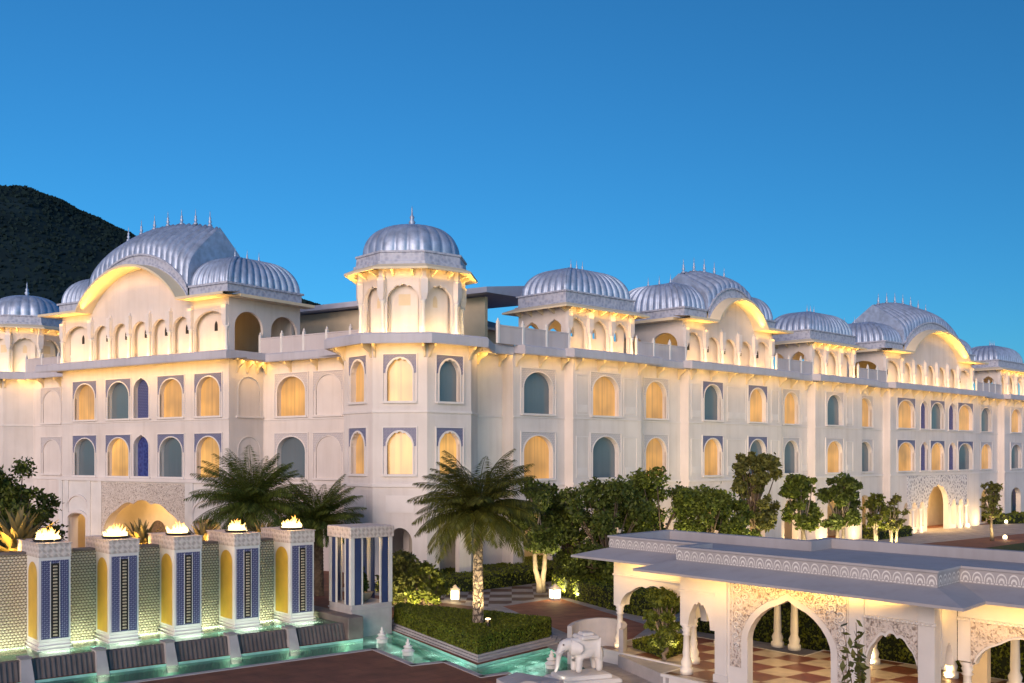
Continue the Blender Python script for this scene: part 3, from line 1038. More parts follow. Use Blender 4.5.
_m = MB(); _m.add([(-.05, 0, -.45), (.05, 0, -.45), (.05, 0, 0), (-.05, 0, 0), (-.05, -.6, -.16), (.05, -.6, -.16)], [(0, 1, 5, 4), (0, 4, 3), (1, 2, 5), (3, 4, 5, 2)])
EBR = _m.mesh('eave_bracket', M['soffit'])


def kiosk(F, u0, u1, D, nf, ns, ze=16.15, zc=17.1, H=1.75, label=None, v=0.0):
    W = u1 - u0; zs = ze - 1.55
    mb = MB()
    b = W / nf
    ops = [(b * (i + .5), b - .4, ZF1 - .5, zs, min(.55 * (b - .4), 1.0), 'ogee') for i in range(nf)]
    arch_wall(mb, 0, W, ZF1, ze, ops, 0, .2)
    # recess wall with small see-through openings
    ops2 = [(b * (i + .5), .34, zs - .25, zs + .1, .3, 'ogee') for i in range(nf)]
    arch_wall(mb, .2, W - .2, ZF1, ze - .02, ops2, .45, .6)
    bs = (D - .02) / ns
    rt = mb.M
    for x, sgn in ((0, 1), (W, -1)):
        mb.M = Matrix.Translation((x, 0, 0)) @ Matrix.Rotation(R(90), 4, 'Z')
        so = [(bs * (i + .5) + .02, bs - .5, ZF1 - .5, zs, min(.55 * (bs - .5), .95), 'ogee') for i in range(ns)]
        if sgn > 0: arch_wall(mb, .202, D, ZF1, ze - .003, so, -.2, 0)
        else: arch_wall(mb, .202, D, ZF1, ze - .003, so, 0, .2)
    mb.M = Matrix.Translation((0, D, 0))
    bb = W / nf
    arch_wall(mb, 0, W, ZF1, ze - .006, [(bb * (i + .5), bb - .5, ZF1 - .5, zs, .8, 'ogee') for i in range(nf)], -.0, .2)
    mb.M = None
    mb.box(.0, W, .0, D + .2, ze + .002, ze + .12)
    root = part('rooftop_pavilion', mb, M['stucco'], F, u0, v, label=label)
    cm = column_mesh(ZF1, zs - .02, .1)
    for i in range(nf + 1):
        x = min(max(b * i, .1), W - .1)
        put('column', cm, root, (x, -.1, 0))
    for i in range(nf + 1):
        mb = MB()
        x = min(max(b * i, .16), W - .16)
        mb.loft([[(x - w, y0, z), (x + w, y0, z), (x + w, -.003, z), (x - w, -.003, z)] for w, y0, z in ((.12, -.2, zs), (.2, -.26, zs + .35), (.2, -.26, ze - .28), (.13, -.2, ze - .25), (.13, -.2, ze - .02))], True, True)
        obj('capital', mb, M['stucco_trim'], root)
    o = .85
    mb = MB()
    R0 = lambda e, z: [(-e, -e, z), (W + e, -e, z), (W + e, D + e, z), (-e, D + e, z)]
    mb.loft([R0(0, ze + .02), R0(o, ze - .22), R0(o, ze - .12), R0(.3, ze + .12)])
    obj('eave', mb, M['soffit'], root)
    for i in range(nf * 2 + 1):
        k = put('eave_bracket', EBR, root, (W * i / (nf * 2), -.003, ze))
    for i in range(ns * 2 + 1):
        for x, rz in ((-.003, -90), (W + .003, 90)):
            k = put('eave_bracket', EBR, root, (x, D * i / (ns * 2), ze)); k.rotation_euler = (0, 0, R(rz))
    mb = MB()
    mb.loft([R0(.28, ze + .08), R0(.28, ze + .2), R0(.12, ze + .24), R0(.12, zc - .14), R0(.22, zc - .12), R0(.22, zc - .04), R0(.08, zc - .02), R0(.08, zc)], False, True)
    obj('cornice', mb, M['cornice'], root)
    mb = MB(); rect_dome(mb, W + .1, D + .1, H, .56, zc, W / 2, D / 2)
    obj('ribbed_roof', mb, M['roof_metal'], root, smooth=True)
    for k in (-1, 0, 1):
        if W > D: lp = (W / 2 + k * .55, D / 2, zc + H - .06)
        else: lp = (W / 2, D / 2 + k * .55, zc + H - .06)
        put('finial', FIN_S, root, lp)
    strip_light(F, u0 + .1, u1 - .1, v - .5, ZF1 + .06, 10, .55, .85, (1, .56, .15), .08)
    strip_light(F, u0 + .2, u1 - .2, v - .42, ze - .75, 11, -.45, 1, GOLD, .06)
    c = F.w((u0 + u1) / 2, v + D / 2, 0)
    area(F.w((u0 + u1) / 2, v + D * .6, ZF1 + .4), W * .6, D * .4, 30, GOLD, (0, 0, 1))
    return root


def ogee_sec(a):
    s = max(0, math.sin(a)); return .66 * s ** .62 + .34 * (1 - abs(math.cos(a))) ** 1.7


def gable(F, u0, u1, D, cw, n_mid, ze, rise, zr, label=None, v=0.0, corner_n=1):
    W = u1 - u0; hs = W / 2 - cw; uc = W / 2; zs = ze - 1.75
    mb = MB()
    bays = [(0, cw)] + [(cw + (W - 2 * cw) * i / n_mid, cw + (W - 2 * cw) * (i + 1) / n_mid) for i in range(n_mid)] + [(W - cw, W)]
    ops, ops2 = [], []
    for a, b in bays:
        w = b - a - .38
        ops.append(((a + b) / 2, w, ZF1 - .5, zs, min(.5 * w, 1.0), 'ell'))
        ops2.append(((a + b) / 2, .3, zs - .2, zs + .12, .32, 'ogee'))
    arch_wall(mb, 0, W, ZF1, ze + .1, ops, 0, .2)
    arch_wall(mb, .2, W - .2, ZF1, ze, [], .48, .6)
    ns = 2; bs = D / ns
    for x, sgn in ((0, 1), (W, -1)):
        mb.M = Matrix.Translation((x, 0, 0)) @ Matrix.Rotation(R(90), 4, 'Z')
        so = [(bs * (i + .5) + .1, bs - .7, ZF1 - .5, zs, 1.0, 'ell') for i in range(ns)]
        if sgn > 0: arch_wall(mb, .202, D, ZF1, ze - .003, so, -.2, 0)
        else: arch_wall(mb, .202, D, ZF1, ze - .003, so, 0, .2)
    mb.M = None
    mb.box(.6, W - .6, D - .2, D, ZF1, ze)
    mb.box(.02, W - .02, .25, D, ze + .003, ze + .12)
    E = lambda t: ze + rise * max(0, 1 - abs(t) ** 2.0) ** .82
    Rg = lambda t: zr - (zr - ze - 1) * .16 * t * t
    NS = 40
    ts = [-math.cos(PI * i / NS) for i in range(NS + 1)]
    for a, b in zip(ts[:-1], ts[1:]):
        xa, xb = uc + hs * a, uc + hs * b
        mb.quad((xa, -.004, ze), (xb, -.004, ze), (xb, -.004, E(b) + .15), (xa, -.004, E(a) + .15))
    root = part('gabled_rooftop_pavilion', mb, M['stucco'], F, u0, v, label=label)
    # small dark niches in the recess
    for o in ops2:
        mb = MB(); arch_fill(mb, o[0], o[1], o[2], o[3], o[4], 'ogee', .472)
        obj('keyhole_opening', mb, M['black'], root)
    cm = column_mesh(ZF1, zs - .02, .11)
    xs = sorted({round(a, 3) for a, b in bays} | {round(W, 3)})
    for x in xs:
        put('column', cm, root, (min(max(x, .12), W - .12), -.1, 0))
    for x in xs:
        mb = MB()
        x = min(max(x, .2), W - .2)
        mb.loft([[(x - w, y0, z), (x + w, y0, z), (x + w, -.008, z), (x - w, -.008, z)] for w, y0, z in ((.12, -.2, zs), (.2, -.26, zs + .35), (.2, -.26, ze - .5), (.1, -.1, ze - .45), (.1, -.1, ze - .3))], True, True)
        obj('capital', mb, M['stucco_trim'], root)
    # eave: flat over the corner bays, arched over the middle
    o = .95; oa = 1.3; th = .16
    line = [(-o, ze)] + [(uc + hs * t, E(t)) for t in ts] + [(W + o, ze)]
    mb = MB()
    mb.loft([[(x, y, z + dz) for x, z in line] for y, dz in ((.1, -.02), (-oa, -.06), (-oa, th - .06), (-.2, th + .05), (.1, th + .05))], closed=False)
    for x0_, x1_ in ((-o, .0), (W, W + o)):
        mb.box(x0_, x1_, .1, D + .4, ze - .05, ze + th - .02)
    obj('eave', mb, M['soffit'], root)
    ch = .92
    mb = MB()
    lin2 = [(uc + hs * t, E(t)) for t in ts]
    mb.loft([[(x, y, z + dz) for x, z in lin2] for y, dz in ((-.4, th), (-.4, .3), (-.33, .32), (-.33, ch - .14), (-.45, ch - .12), (-.45, ch), (.4, ch + .02))], closed=False)
    for a, b in ((0, cw), (W - cw, W)):
        aa = a - (.1 if a == 0 else 0); bb = b + (.1 if b == W else 0)
        L0 = lambda e, z: [(aa - e * (a == 0), -.2 - e, z), (bb + e * (b == W), -.2 - e, z), (bb + e * (b == W), D + .05 + e, z), (aa - e * (a == 0), D + .05 + e, z)]
        mb.loft([L0(.07, ze + th - .03), L0(.07, ze + .3), L0(0, ze + .32), L0(0, ze + ch - .14), L0(.12, ze + ch - .12), L0(.12, ze + ch)], False, True)
    obj('cornice', mb, M['cornice'], root)
    # arched ribbed vault
    mb = MB(); nr = round(hs * 2 / .56); PP = nr * 8; VV = 18; loops = []
    yf, yb = -.36, D * .8
    for i in range(PP + 1):
        t = -1 + 2 * i / PP; rib = abs(math.sin(PI * i / 8)) ** .6
        lp = []
        zb = E(t) + ch; zt = Rg(t)
        for k in range(VV + 1):
            a = PI * k / VV; c = -math.cos(a)
            pr = ogee_sec(a)
            e = -.42 * (1 - rib)
            lp.append((uc + hs * t, (yf + yb) / 2 + (yb - yf) / 2 * c * (1 + e * .08), zb + (zt - zb) * pr + e * (.4 + .6 * pr)))
        loops.append(lp)
    mb.loft(loops, closed=False)
    obj('ribbed_vault_roof', mb, M['roof_metal'], root, smooth=True)
    for t in (-1, 1):
        mb = MB()
        x = uc + hs * t * 1.002; zb = E(t) + ch; zt = Rg(t)
        lp = [(x, (yf + yb) / 2 + (yb - yf) / 2 * -math.cos(PI * k / VV), zb + (zt - zb) * ogee_sec(PI * k / VV)) for k in range(VV + 1)]
        mb.add(lp, [tuple(range(VV + 1))])
        obj('vault_end', mb, M['roof_metal'], root)
    for a in (cw / 2, W - cw / 2):
        mb = MB(); rect_dome(mb, cw + .2, D + .25, 1.95, .56, ze + ch, a, D / 2 - .05)
        obj('ribbed_corner_dome', mb, M['roof_metal'], root, smooth=True)
        for k in (-1, 0, 1):
            put('finial', FIN_S, root, (a, D / 2 + k * 1.0, ze + ch + 1.88))
    nf = 7 if hs > 4 else 5
    for i in range(nf):
        t = -.82 + 1.64 * i / (nf - 1)
        put('finial', FIN_M, root, (uc + hs * t, (yf + yb) / 2, Rg(t) - .05))
    strip_light(F, u0 + .1, u1 - .1, v - .5, ZF1 + .06, 10, .55, .85, (1, .56, .15), .08)
    strip_light(F, u0 + .1, u0 + cw, v - .42, ze - .75, 10, -.45, 1, GOLD, .06)
    strip_light(F, u1 - cw, u1 - .1, v - .42, ze - .75, 10, -.45, 1, GOLD, .06)
    # lamps along the foot of the gable lighting the arched soffit
    for i in range(9):
        t = -.9 + 1.8 * i / 8
        zz = ze + max(.1, (E(t) - ze) * .62)
    area(F.w(u0 + uc, v - .85, ze + .05), hs * 1.9, .1, 19 * hs, GOLD, F.e2 * -.12 + Vector((0, 0, 1)), up=F.e1, spread=90)
    area(F.w(u0 + uc, v + D * .5, ZF1 + .5), W * .5, D * .4, 60, GOLD, (0, 0, 1))
    return root


# ---------------------------------------------------------------- right wing
RW = Frame((1.54, 62.1), 44.2)
VB = -.7
Z_ = [  # u0, u1, v, windows: (px0, px1, floor-2 curtain, floor-1 curtain, spandrel)
    (-9.0, -2.06, .9, []),
    (-2.06, 2.3, 0, [(523.5, 552.5, 'dark', 'lit', 'plain_spandrel')]),
    (2.3, 8.8, VB, [(592.5, 618.5, 'lit', 'dark', 'plain_spandrel')]),
    (8.8, 13.9, 0, [(645.5, 666, 'lit', 'lit', 'plain_spandrel')]),
    (13.9, 25.6, VB, [(704, 721, 'dark', 'lit', 'blue_lace'), (749.5, 765.5, 'lit', 'dark', 'blue_lace')]),
    (25.6, 30.6, 0, [(784, 798, 'lit', 'dark', 'plain_spandrel')]),
    (30.6, 38.2, VB, [(827, 842, 'dark', 'lit', 'plain_spandrel')]),
    (38.2, 43.3, 0, [(857.5, 871.5, 'lit', 'dark', 'plain_spandrel')]),
    (43.3, 62.5, VB, [(898, 914, 'lit', 'lit', 'blue_lace'), (920.5, 928, 'blue', 'blue', None), (931, 943.5, 'dark', 'lit', 'blue_lace'), (948.6, 956, 'blue', 'blue', None), (958.5, 972, 'lit', 'dark', 'blue_lace')]),
    (62.5, 68.9, 0, [(981, 991, 'dark', 'lit', 'plain_spandrel')]),
    (68.9, 76.3, VB, [(1011, 1021, 'lit', 'dark', 'plain_spandrel')]),
    (76.3, 88.0, 0, [(1036, 1046, 'lit', 'lit', 'plain_spandrel')]),
]
for zi, (u0, u1, v, wins) in enumerate(Z_):
    ops = []
    for (a, b, c2, c1, sp) in wins:
        ua, ub = RW.u(a, v), RW.u(b, v)
        uc, w = (ua + ub) / 2, ub - ua
        for zs, zt, c in ((S2, T2, c2), (S1, T1, c1)):
            zz = zt + (.12 if c == 'blue' else 0)
            kind = 'ogee' if c == 'blue' else 'ell'
            _, op = window(RW, uc, v, w, zs, zz, kind, c, sp)
            ops.append((op[0] - u0, *op[1:]))
        if zi not in (8,):
            ops.append((uc - u0, max(1.5, w * .95), .15, 2.7, .9, 'ell'))
    if zi == 8:
        pc = RW.u(938, v) - u0
        ops.append((pc, 4.6, .0, 2.4, 1.9, 'ell'))
        for k in (-3, -2, -1, 1, 2, 3):
            ops.append((pc + (k * 1.55 + (1.9 if k > 0 else -1.9)), 1.05, .5, 2.1, .7, 'cusp'))
    mb = MB()
    arch_wall(mb, 0, u1 - u0, 0, 12.96, ops, 0, .5)
    part('wall', mb, M['stucco'], RW, u0, v)
    # string courses and raised panels
    mb = MB(); L = u1 - u0
    mb.box(0, L, -.05, -.003, 9.22, 9.30)
    part('string_course', mb, M['stucco_trim'], RW, u0, v)
    mb = MB(); mb.box(0, L, -.07, -.003, 5.2, 5.36)
    part('string_course', mb, M['stucco_trim'], RW, u0, v)
    chajja(RW, u0, u1, v, dz=.003 if v < 0 else 0, e0=.95 if v < 0 else 0, e1=.95 if v < 0 else 0)
    brackets(RW, u0, u1, v, 2.2)
    strip_light(RW, u0 + .05, u1 - .05, v - .8, 12.9, 24, .85, -.6, GOLD, .3)
    if v < 0 or zi == 1:
        # side returns of the projecting bay
        for x in ((0,) if zi == 1 else (0, L - .3)):
            mb = MB(); mb.box(x, x + .3, .502, 1.45 if zi == 1 else .9, 0, 12.95)
            part('wall_return', mb, M['stucco'], RW, u0, v)
# porch behind the ground-floor arches: one long back wall
mb = MB(); mb.box(-2, 80, 2.6, 2.8, .0, 5.0); mb.box(-2, 80, .52, 2.6, 4.8, 5.0)
part('porch_wall', mb, M['porch'], RW, 0, 0)
# recessed panels beside windows (thin raised frames)
def panel(F, u, v, w, zs, zt):
    mb = MB()
    t = .05
    for a, b, c, d in ((-w / 2, w / 2, zt - t, zt), (-w / 2, w / 2, zs, zs + t), (-w / 2, -w / 2 + t, zs + t, zt - t), (w / 2 - t, w / 2, zs + t, zt - t)):
        mb.box(a, b, -.035, -.003, c, d)
    mb.box(-w / 2 + .16, w / 2 - .16, -.03, -.003, zs + .16, zs + .62)
    part('wall_panel', mb, M['stucco_trim'], F, u, v)
for px0, px1 in ((576, 589), (623.5, 637), (691, 702), (771, 779)):
    for zs, zt in ((S2, T2), (S1, T1)):
        a, b = RW.u(px0, VB), RW.u(px1, VB); panel(RW, (a + b) / 2, VB, b - a, zs, zt)
for px0, px1 in ((727, 746),):
    for zs, zt in ((S2, T2), (S1, T1)):
        a, b = RW.u(px0, VB), RW.u(px1, VB); panel(RW, (a + b) / 2, VB, b - a, zs, zt)
for px0, px1 in ((801, 808), (846, 853)):
    for zs, zt in ((S2, T2), (S1, T1)):
        vv = 0 if px0 < 810 else VB
        a, b = RW.u(px0, vv), RW.u(px1, vv); panel(RW, (a + b) / 2, vv, b - a, zs, zt)
# terrace deck and parapets
mb = MB(); mb.box(-9, 88, .36, 14, 12.9, ZF1 - .01)
part('terrace_deck', mb, M['chajja'], RW, 0, 0)
parapet(RW, -3.6, 2.3, -.35)
parapet(RW, 2.42, 2.43 + .01, -.3) if False else None
for a, b in ((8.75, 14.0), (25.5, 30.75), (38.2, 43.2), (62.6, 68.8), (76.4, 88)):
    parapet(RW, a, b, -.35)
kiosk(RW, 2.42, 8.65, 3.9, 3, 2, label='rooftop pavilion with ribbed roof beside corner tower')
gable(RW, 14.2, 25.4, 6.0, 2.5, 3, 16.3, 1.85, 20.6, label='small arched gable pavilion with ribbed vault')
kiosk(RW, 30.9, 38.0, 3.9, 3, 2, label='rooftop pavilion between the two arched gables of the right wing')
gable(RW, 43.4, 62.3, 7.2, 3.4, 5, 16.2, 2.4, 21.6, label='large arched gable pavilion on the far right wing')
kiosk(RW, 68.9, 76.0, 3.9, 3, 2, label='farthest rooftop pavilion on right wing')
# porch of the far pavilion: carved lace band with fringe, slim columns
pv = VB - .06; pc = RW.u(938, VB)
mb = MB(); arch_wall(mb, -6.4, 6.4, 2.2, 5.15, [(0, 4.5, -1, 2.4, 1.9, 'cusp')] + [(k * 1.55 + (1.9 if k > 0 else -1.9), 1.05, -1, 2.1, .7, 'cusp') for k in (-3, -2, -1, 1, 2, 3) if abs(k * 1.55 + (1.9 if k > 0 else -1.9)) < 5.9], -.05, -.003, back=False)
part('carved_porch_band', mb, M['lace_fine'], RW, pc, VB)
for k in range(-4, 5):
    mb = MB()
    if abs(k) < 2: continue
    x = k * 1.55 + (1.12 if k > 0 else -1.12)
    if abs(x) < 6.3:
        mb.lathe([(.2, 0), (.2, .25), (.12, .35), (.11, 2.0), (.2, 2.2)], (x, -.25, 0), 10)
        part('porch_column', mb, M['marble'], RW, pc, VB)
area(RW.w(pc, 1.4, 4.7), 9, 1.5, 420, WARM, (0, 0, -1), up=RW.e1)
for k in (-1, 1):
    area(RW.w(pc + k * 4.5, VB - 1.2, .2), 3.5, .3, 90, WARM, RW.e2 * .6 + Vector((0, 0, 1)), up=RW.e1)
area(RW.w(pc, VB - 2.0, .15), 4.0, .3, 120, WARM, RW.e2 * .6 + Vector((0, 0, 1)), up=RW.e1)
for u in (1, 5, 11, 17, 22.5, 28, 34, 40.5, 66, 72):
    area(RW.w(u, .9, 4.6), 2.0, .6, 45, WARM, (0, 0, -1), up=RW.e1)
for u, v in ((-.4, -1.2), (4.2, -1.8), (11.2, -1.0), (15, -1.7), (20, -1.9), (28, -1.0), (31.6, -1.7), (36.8, -1.7), (40.5, -.9), (44.2, -1.6), (61.5, -1.7), (66, -1), (70, -1.7), (75.5, -1.7)):
    area(RW.w(u, v, .12), .5, .3, 60, WARM, RW.e2 * .45 + Vector((0, 0, 1)), up=RW.e1)

# ---------------------------------------------------------------- left gabled block
LBL = 17.3
LBc = Vector((-17.36, 64.4, 0))
_e = Vector((math.cos(R(-34)), math.sin(R(-34)), 0))
LB = Frame(tuple((LBc - _e * LBL))[:2], -34)
ops = []
for (a, b, c2, c1, sp) in ((75, 95, 'lit', 'dark', 'blue_lace'), (108, 129, 'dark', 'lit2', 'blue_lace'), (134, 149, 'blue_niche', 'blue', None), (160, 182.5, 'lit', 'dark', 'blue_lace'), (197, 220, 'lit', 'lit2', 'blue_lace')):
    ua, ub = LB.u(a, 0), LB.u(b, 0); uc, w = (ua + ub) / 2, ub - ua
    for zs, zt, c in ((S2, T2, c2), (S1, T1, c1)):
        kind = 'ogee' if 'blue' in c else 'ell'
        _, op = window(LB, uc, 0, w, zs, zt + (.2 if 'blue' in c else 0), kind, c, sp)
        ops.append(op)
big_a, big_b = LB.u(104, -.2), LB.u(184, -.2)
bc, bw = (big_a + big_b) / 2, big_b - big_a
da, db = LB.u(69, -.2), LB.u(87, -.2)
ra, rb = LB.u(195, -.2), LB.u(222, -.2)
gops = [(bc, bw, 0, 1.9, 2.2, 'ell'), ((da + db) / 2, db - da, 0, 2.6, .4, 'ell'), ((ra + rb) / 2, rb - ra, 0, 2.6, .5, 'ell')]
mb = MB(); arch_wall(mb, 0, LBL, 0, 12.96, ops + gops, 0, .5)
part('wall', mb, M['stucco'], LB)
mb = MB(); mb.box(0, LBL, -.05, -.003, 9.22, 9.30)
part('string_course', mb, M['stucco_trim'], LB)
mb = MB()
mb.box(-.1, LBL + .1, -.35, -.003, 5.28, 5.5)
part('string_course', mb, M['stucco_trim'], LB)
# portico front: pale marble frame, carved lace over the wide arch
mb = MB(); arch_wall(mb, 0, LBL, 0, 5.277, gops, -.2, -.004)
for x in (0, da - .35, db + .1, big_a - .55, big_b + .2, ra - .5, LBL - .4):
    mb.box(x, x + .38, -.3, -.203, 0, 5.27)
part('portico_front', mb, M['marble'], LB)
mb = MB(); arch_wall(mb, big_a - .15, big_b + .15, 1.9, 5.2, [(bc, bw - .02, -2, 1.9, 2.2, 'cusp')], -.26, -.205, back=False)
part('carved_spandrel', mb, M['lace'], LB)
for a, b in ((da, db), (ra, rb)):
    mb = MB()
    arch_ring(mb, (a + b) / 2, b - a, 0, 2.6, .45, 'ell', -.33, -.203, .2)
    mb.loft([[((a + b) / 2 + s * (b - a) * .62, -.24, z), ((a + b) / 2 + s * (b - a) * .62 * .9, -.24, z)] for s, z in ((1, 3.4), (1, 4.9))], closed=False)
    arch_ring(mb, (a + b) / 2, (b - a) * 1.05, 3.4, 3.45, .75, 'ell', -.3, -.203, .12)
    part('door_moulding', mb, M['stucco_trim'], LB)
# inside the portico
mb = MB(); mb.box(.5, LBL - .5, 3.0, 3.2, 0, 5.1); mb.box(.5, LBL - .5, .502, 3.0, 5.0, 5.2)
mb.box(.3, .5, .502, 3.2, 0, 5.1); mb.box(LBL - .5, LBL - .3, .502, 2.7, 0, 5.1)
mb.box(bc - .8, bc + .7, 2.4, 2.99, 0, 4.95)
part('porch_wall', mb, M['porch'], LB)
for x in (bc - 2.6, bc + 2.6):
    mb = MB(); arch_fill(mb, x, 1.8, 0, 1.6, .9, 'ell', 2.985)
    part('porch_niche', mb, M['bark'], LB)
area(LB.w(bc, 1.6, 4.9), bw * .8, 1.2, 210, WARM, (0, 0, -1), up=LB.e1)
area(LB.w((da + db) / 2, 1.2, 4.8), 1.0, .8, 45, WARM, (0, 0, -1), up=LB.e1)
area(LB.w((ra + rb) / 2, 1.2, 4.8), 1.0, .8, 45, WARM, (0, 0, -1), up=LB.e1)
area(LB.w(bc, -1.6, .15), 9, .3, 70, WARM, LB.e2 * .5 + Vector((0, 0, 1)), up=LB.e1)
# right return with blind niches
BV = 2.8
RT = Frame(tuple(LB.w(LBL, 0))[:2], -34 + 90)
ops = []
for zs, zt in ((S2, T2), (S1, T1)):
    _, op = window(RT, 1.62, 0, 1.75, zs, zt, 'ell', 'stucco', None); ops.append(op)
mb = MB(); arch_wall(mb, 0.502, BV + .3, 0, 12.95, [o for o in ops], 0, .3)
part('wall_return', mb, M['stucco'], RT)
mb = MB(); mb.box(0, .5, .5, BV + .3, 0, 12.95)
part('wall_return', mb, M['stucco'], LB)
chajja(LB, 0, LBL, 0, 1.3, .003, 1.25, 1.25)
for x0_, x1_ in ((LBL - .2, LBL + 1.25), (-1.25, .2)):
    mb = MB(); mb.box(x0_, x1_, .34, BV + .2, 12.9, ZF1 - .004)
    part('roof_slab', mb, M['chajja'], LB)
strip_light(LB, .05, LBL - .05, -1.0, 12.9, 24, .85, -.6, GOLD, .4)
strip_light(RT, .3, 2.6, -.5, 12.9, 22, .5, -.85, GOLD, .6)
brackets(RT, .4, 2.5, 0, 1.2)
gable(LB, 0, LBL, 6.0, 3.45, 5, 16.75, 2.55, 22.6, label='large arched gable pavilion above the fire fountain')
# ---------------------------------------------------------------- left wing behind
BW = Frame(tuple(LB.w(0, BV))[:2], -34)
ops = []
for (a, b, c2, c1) in ((277.5, 305.5, 'lit', 'dark'), (316, 341, 'stucco', 'stucco')):
    ua, ub = BW.u(a, 0), BW.u(b, 0); uc, w = (ua + ub) / 2, ub - ua
    for zs, zt, c in ((S2, T2, c2), (S1, T1, c1)):
        _, op = window(BW, uc, 0, w, zs, zt, 'ell', c, 'plain_spandrel'); ops.append((op[0] - LBL, *op[1:]))
mb = MB(); arch_wall(mb, 0, 12.5, 0, 12.96, ops, 0, .5)
part('wall', mb, M['stucco'], BW, LBL, 0)
ops = []
for (a, b, c2, c1) in ((43, 60, 'stucco', 'stucco'),):
    ua, ub = BW.u(a, 0), BW.u(b, 0); uc, w = (ua + ub) / 2, ub - ua
    for zs, zt, c in ((S2, T2, c2), (S1, T1, c1)):
        _, op = window(BW, uc, 0, w, zs, zt, 'ell', c, 'plain_spandrel'); ops.append((op[0] + 20, *op[1:]))
mb = MB(); arch_wall(mb, 0, 20, 0, 12.96, ops, 0, .5)
part('wall', mb, M['stucco'], BW, -20, 0)
for a, b in ((LBL, 29.0), (-20, 0)):
    mb = MB(); mb.box(0, b - a, -.05, -.003, 9.22, 9.30)
    part('string_course', mb, M['stucco_trim'], BW, a, 0)
    mb = MB(); mb.box(0, b - a, -.07, -.003, 5.2, 5.36)
    part('string_course', mb, M['stucco_trim'], BW, a, 0)
    chajja(BW, a, b, 0, 1.0)
    brackets(BW, a, b, 0, 2.2)
    strip_light(BW, a + .1, b - .1, -.8, 12.9, 18, .85, -.6, GOLD, .3)
parapet(BW, LBL + .1, 27.0, -.35, 2.0)
parapet(BW, -8.5, -.1, -.35, 2.0)
mb = MB(); mb.box(-20, 30, .36, 9.5, 12.9, ZF1 - .01)
part('terrace_deck', mb, M['chajja'], BW)
# blocks standing back on the roof
ua = BW.u(296, 8.0) - 3.5
mb = MB(); mb.box(0, 19.5, 9.2, 9.5, ZF1 - .02, 17.35)
part('rear_block', mb, M['porch'], BW, ua, 0)
mb = MB(); mb.loft([[(0, 8.0, z0), (20.5, 8.0, z0), (20.5, 16, z1), (0, 16, z1)] for z0, z1 in ((17.4, 17.7), (17.75, 18.9))], True, True)
part('rear_roof', mb, M['cornice_plain'], BW, ua, 0)
ub = RW.u(527, 9.0)
mb = MB(); mb.box(-8, -.5, 9.8, 14, ZF1 - .02, 15.7)
part('rear_block', mb, M['porch'], RW, ub, 0)
mb = MB(); mb.loft([[(-8, 9.0, z0), (0, 9.0, z0), (-.4, 14, z1), (-8, 14, z1)] for z0, z1 in ((15.6, 16.2), (15.75, 17.2))], True, True)
part('rear_roof', mb, M['chajja'], RW, ub, 0)

# ---------------------------------------------------------------- octagonal towers with domed pavilions
AP = 3.5; SIDE = 2 * AP * math.tan(PI / 8)


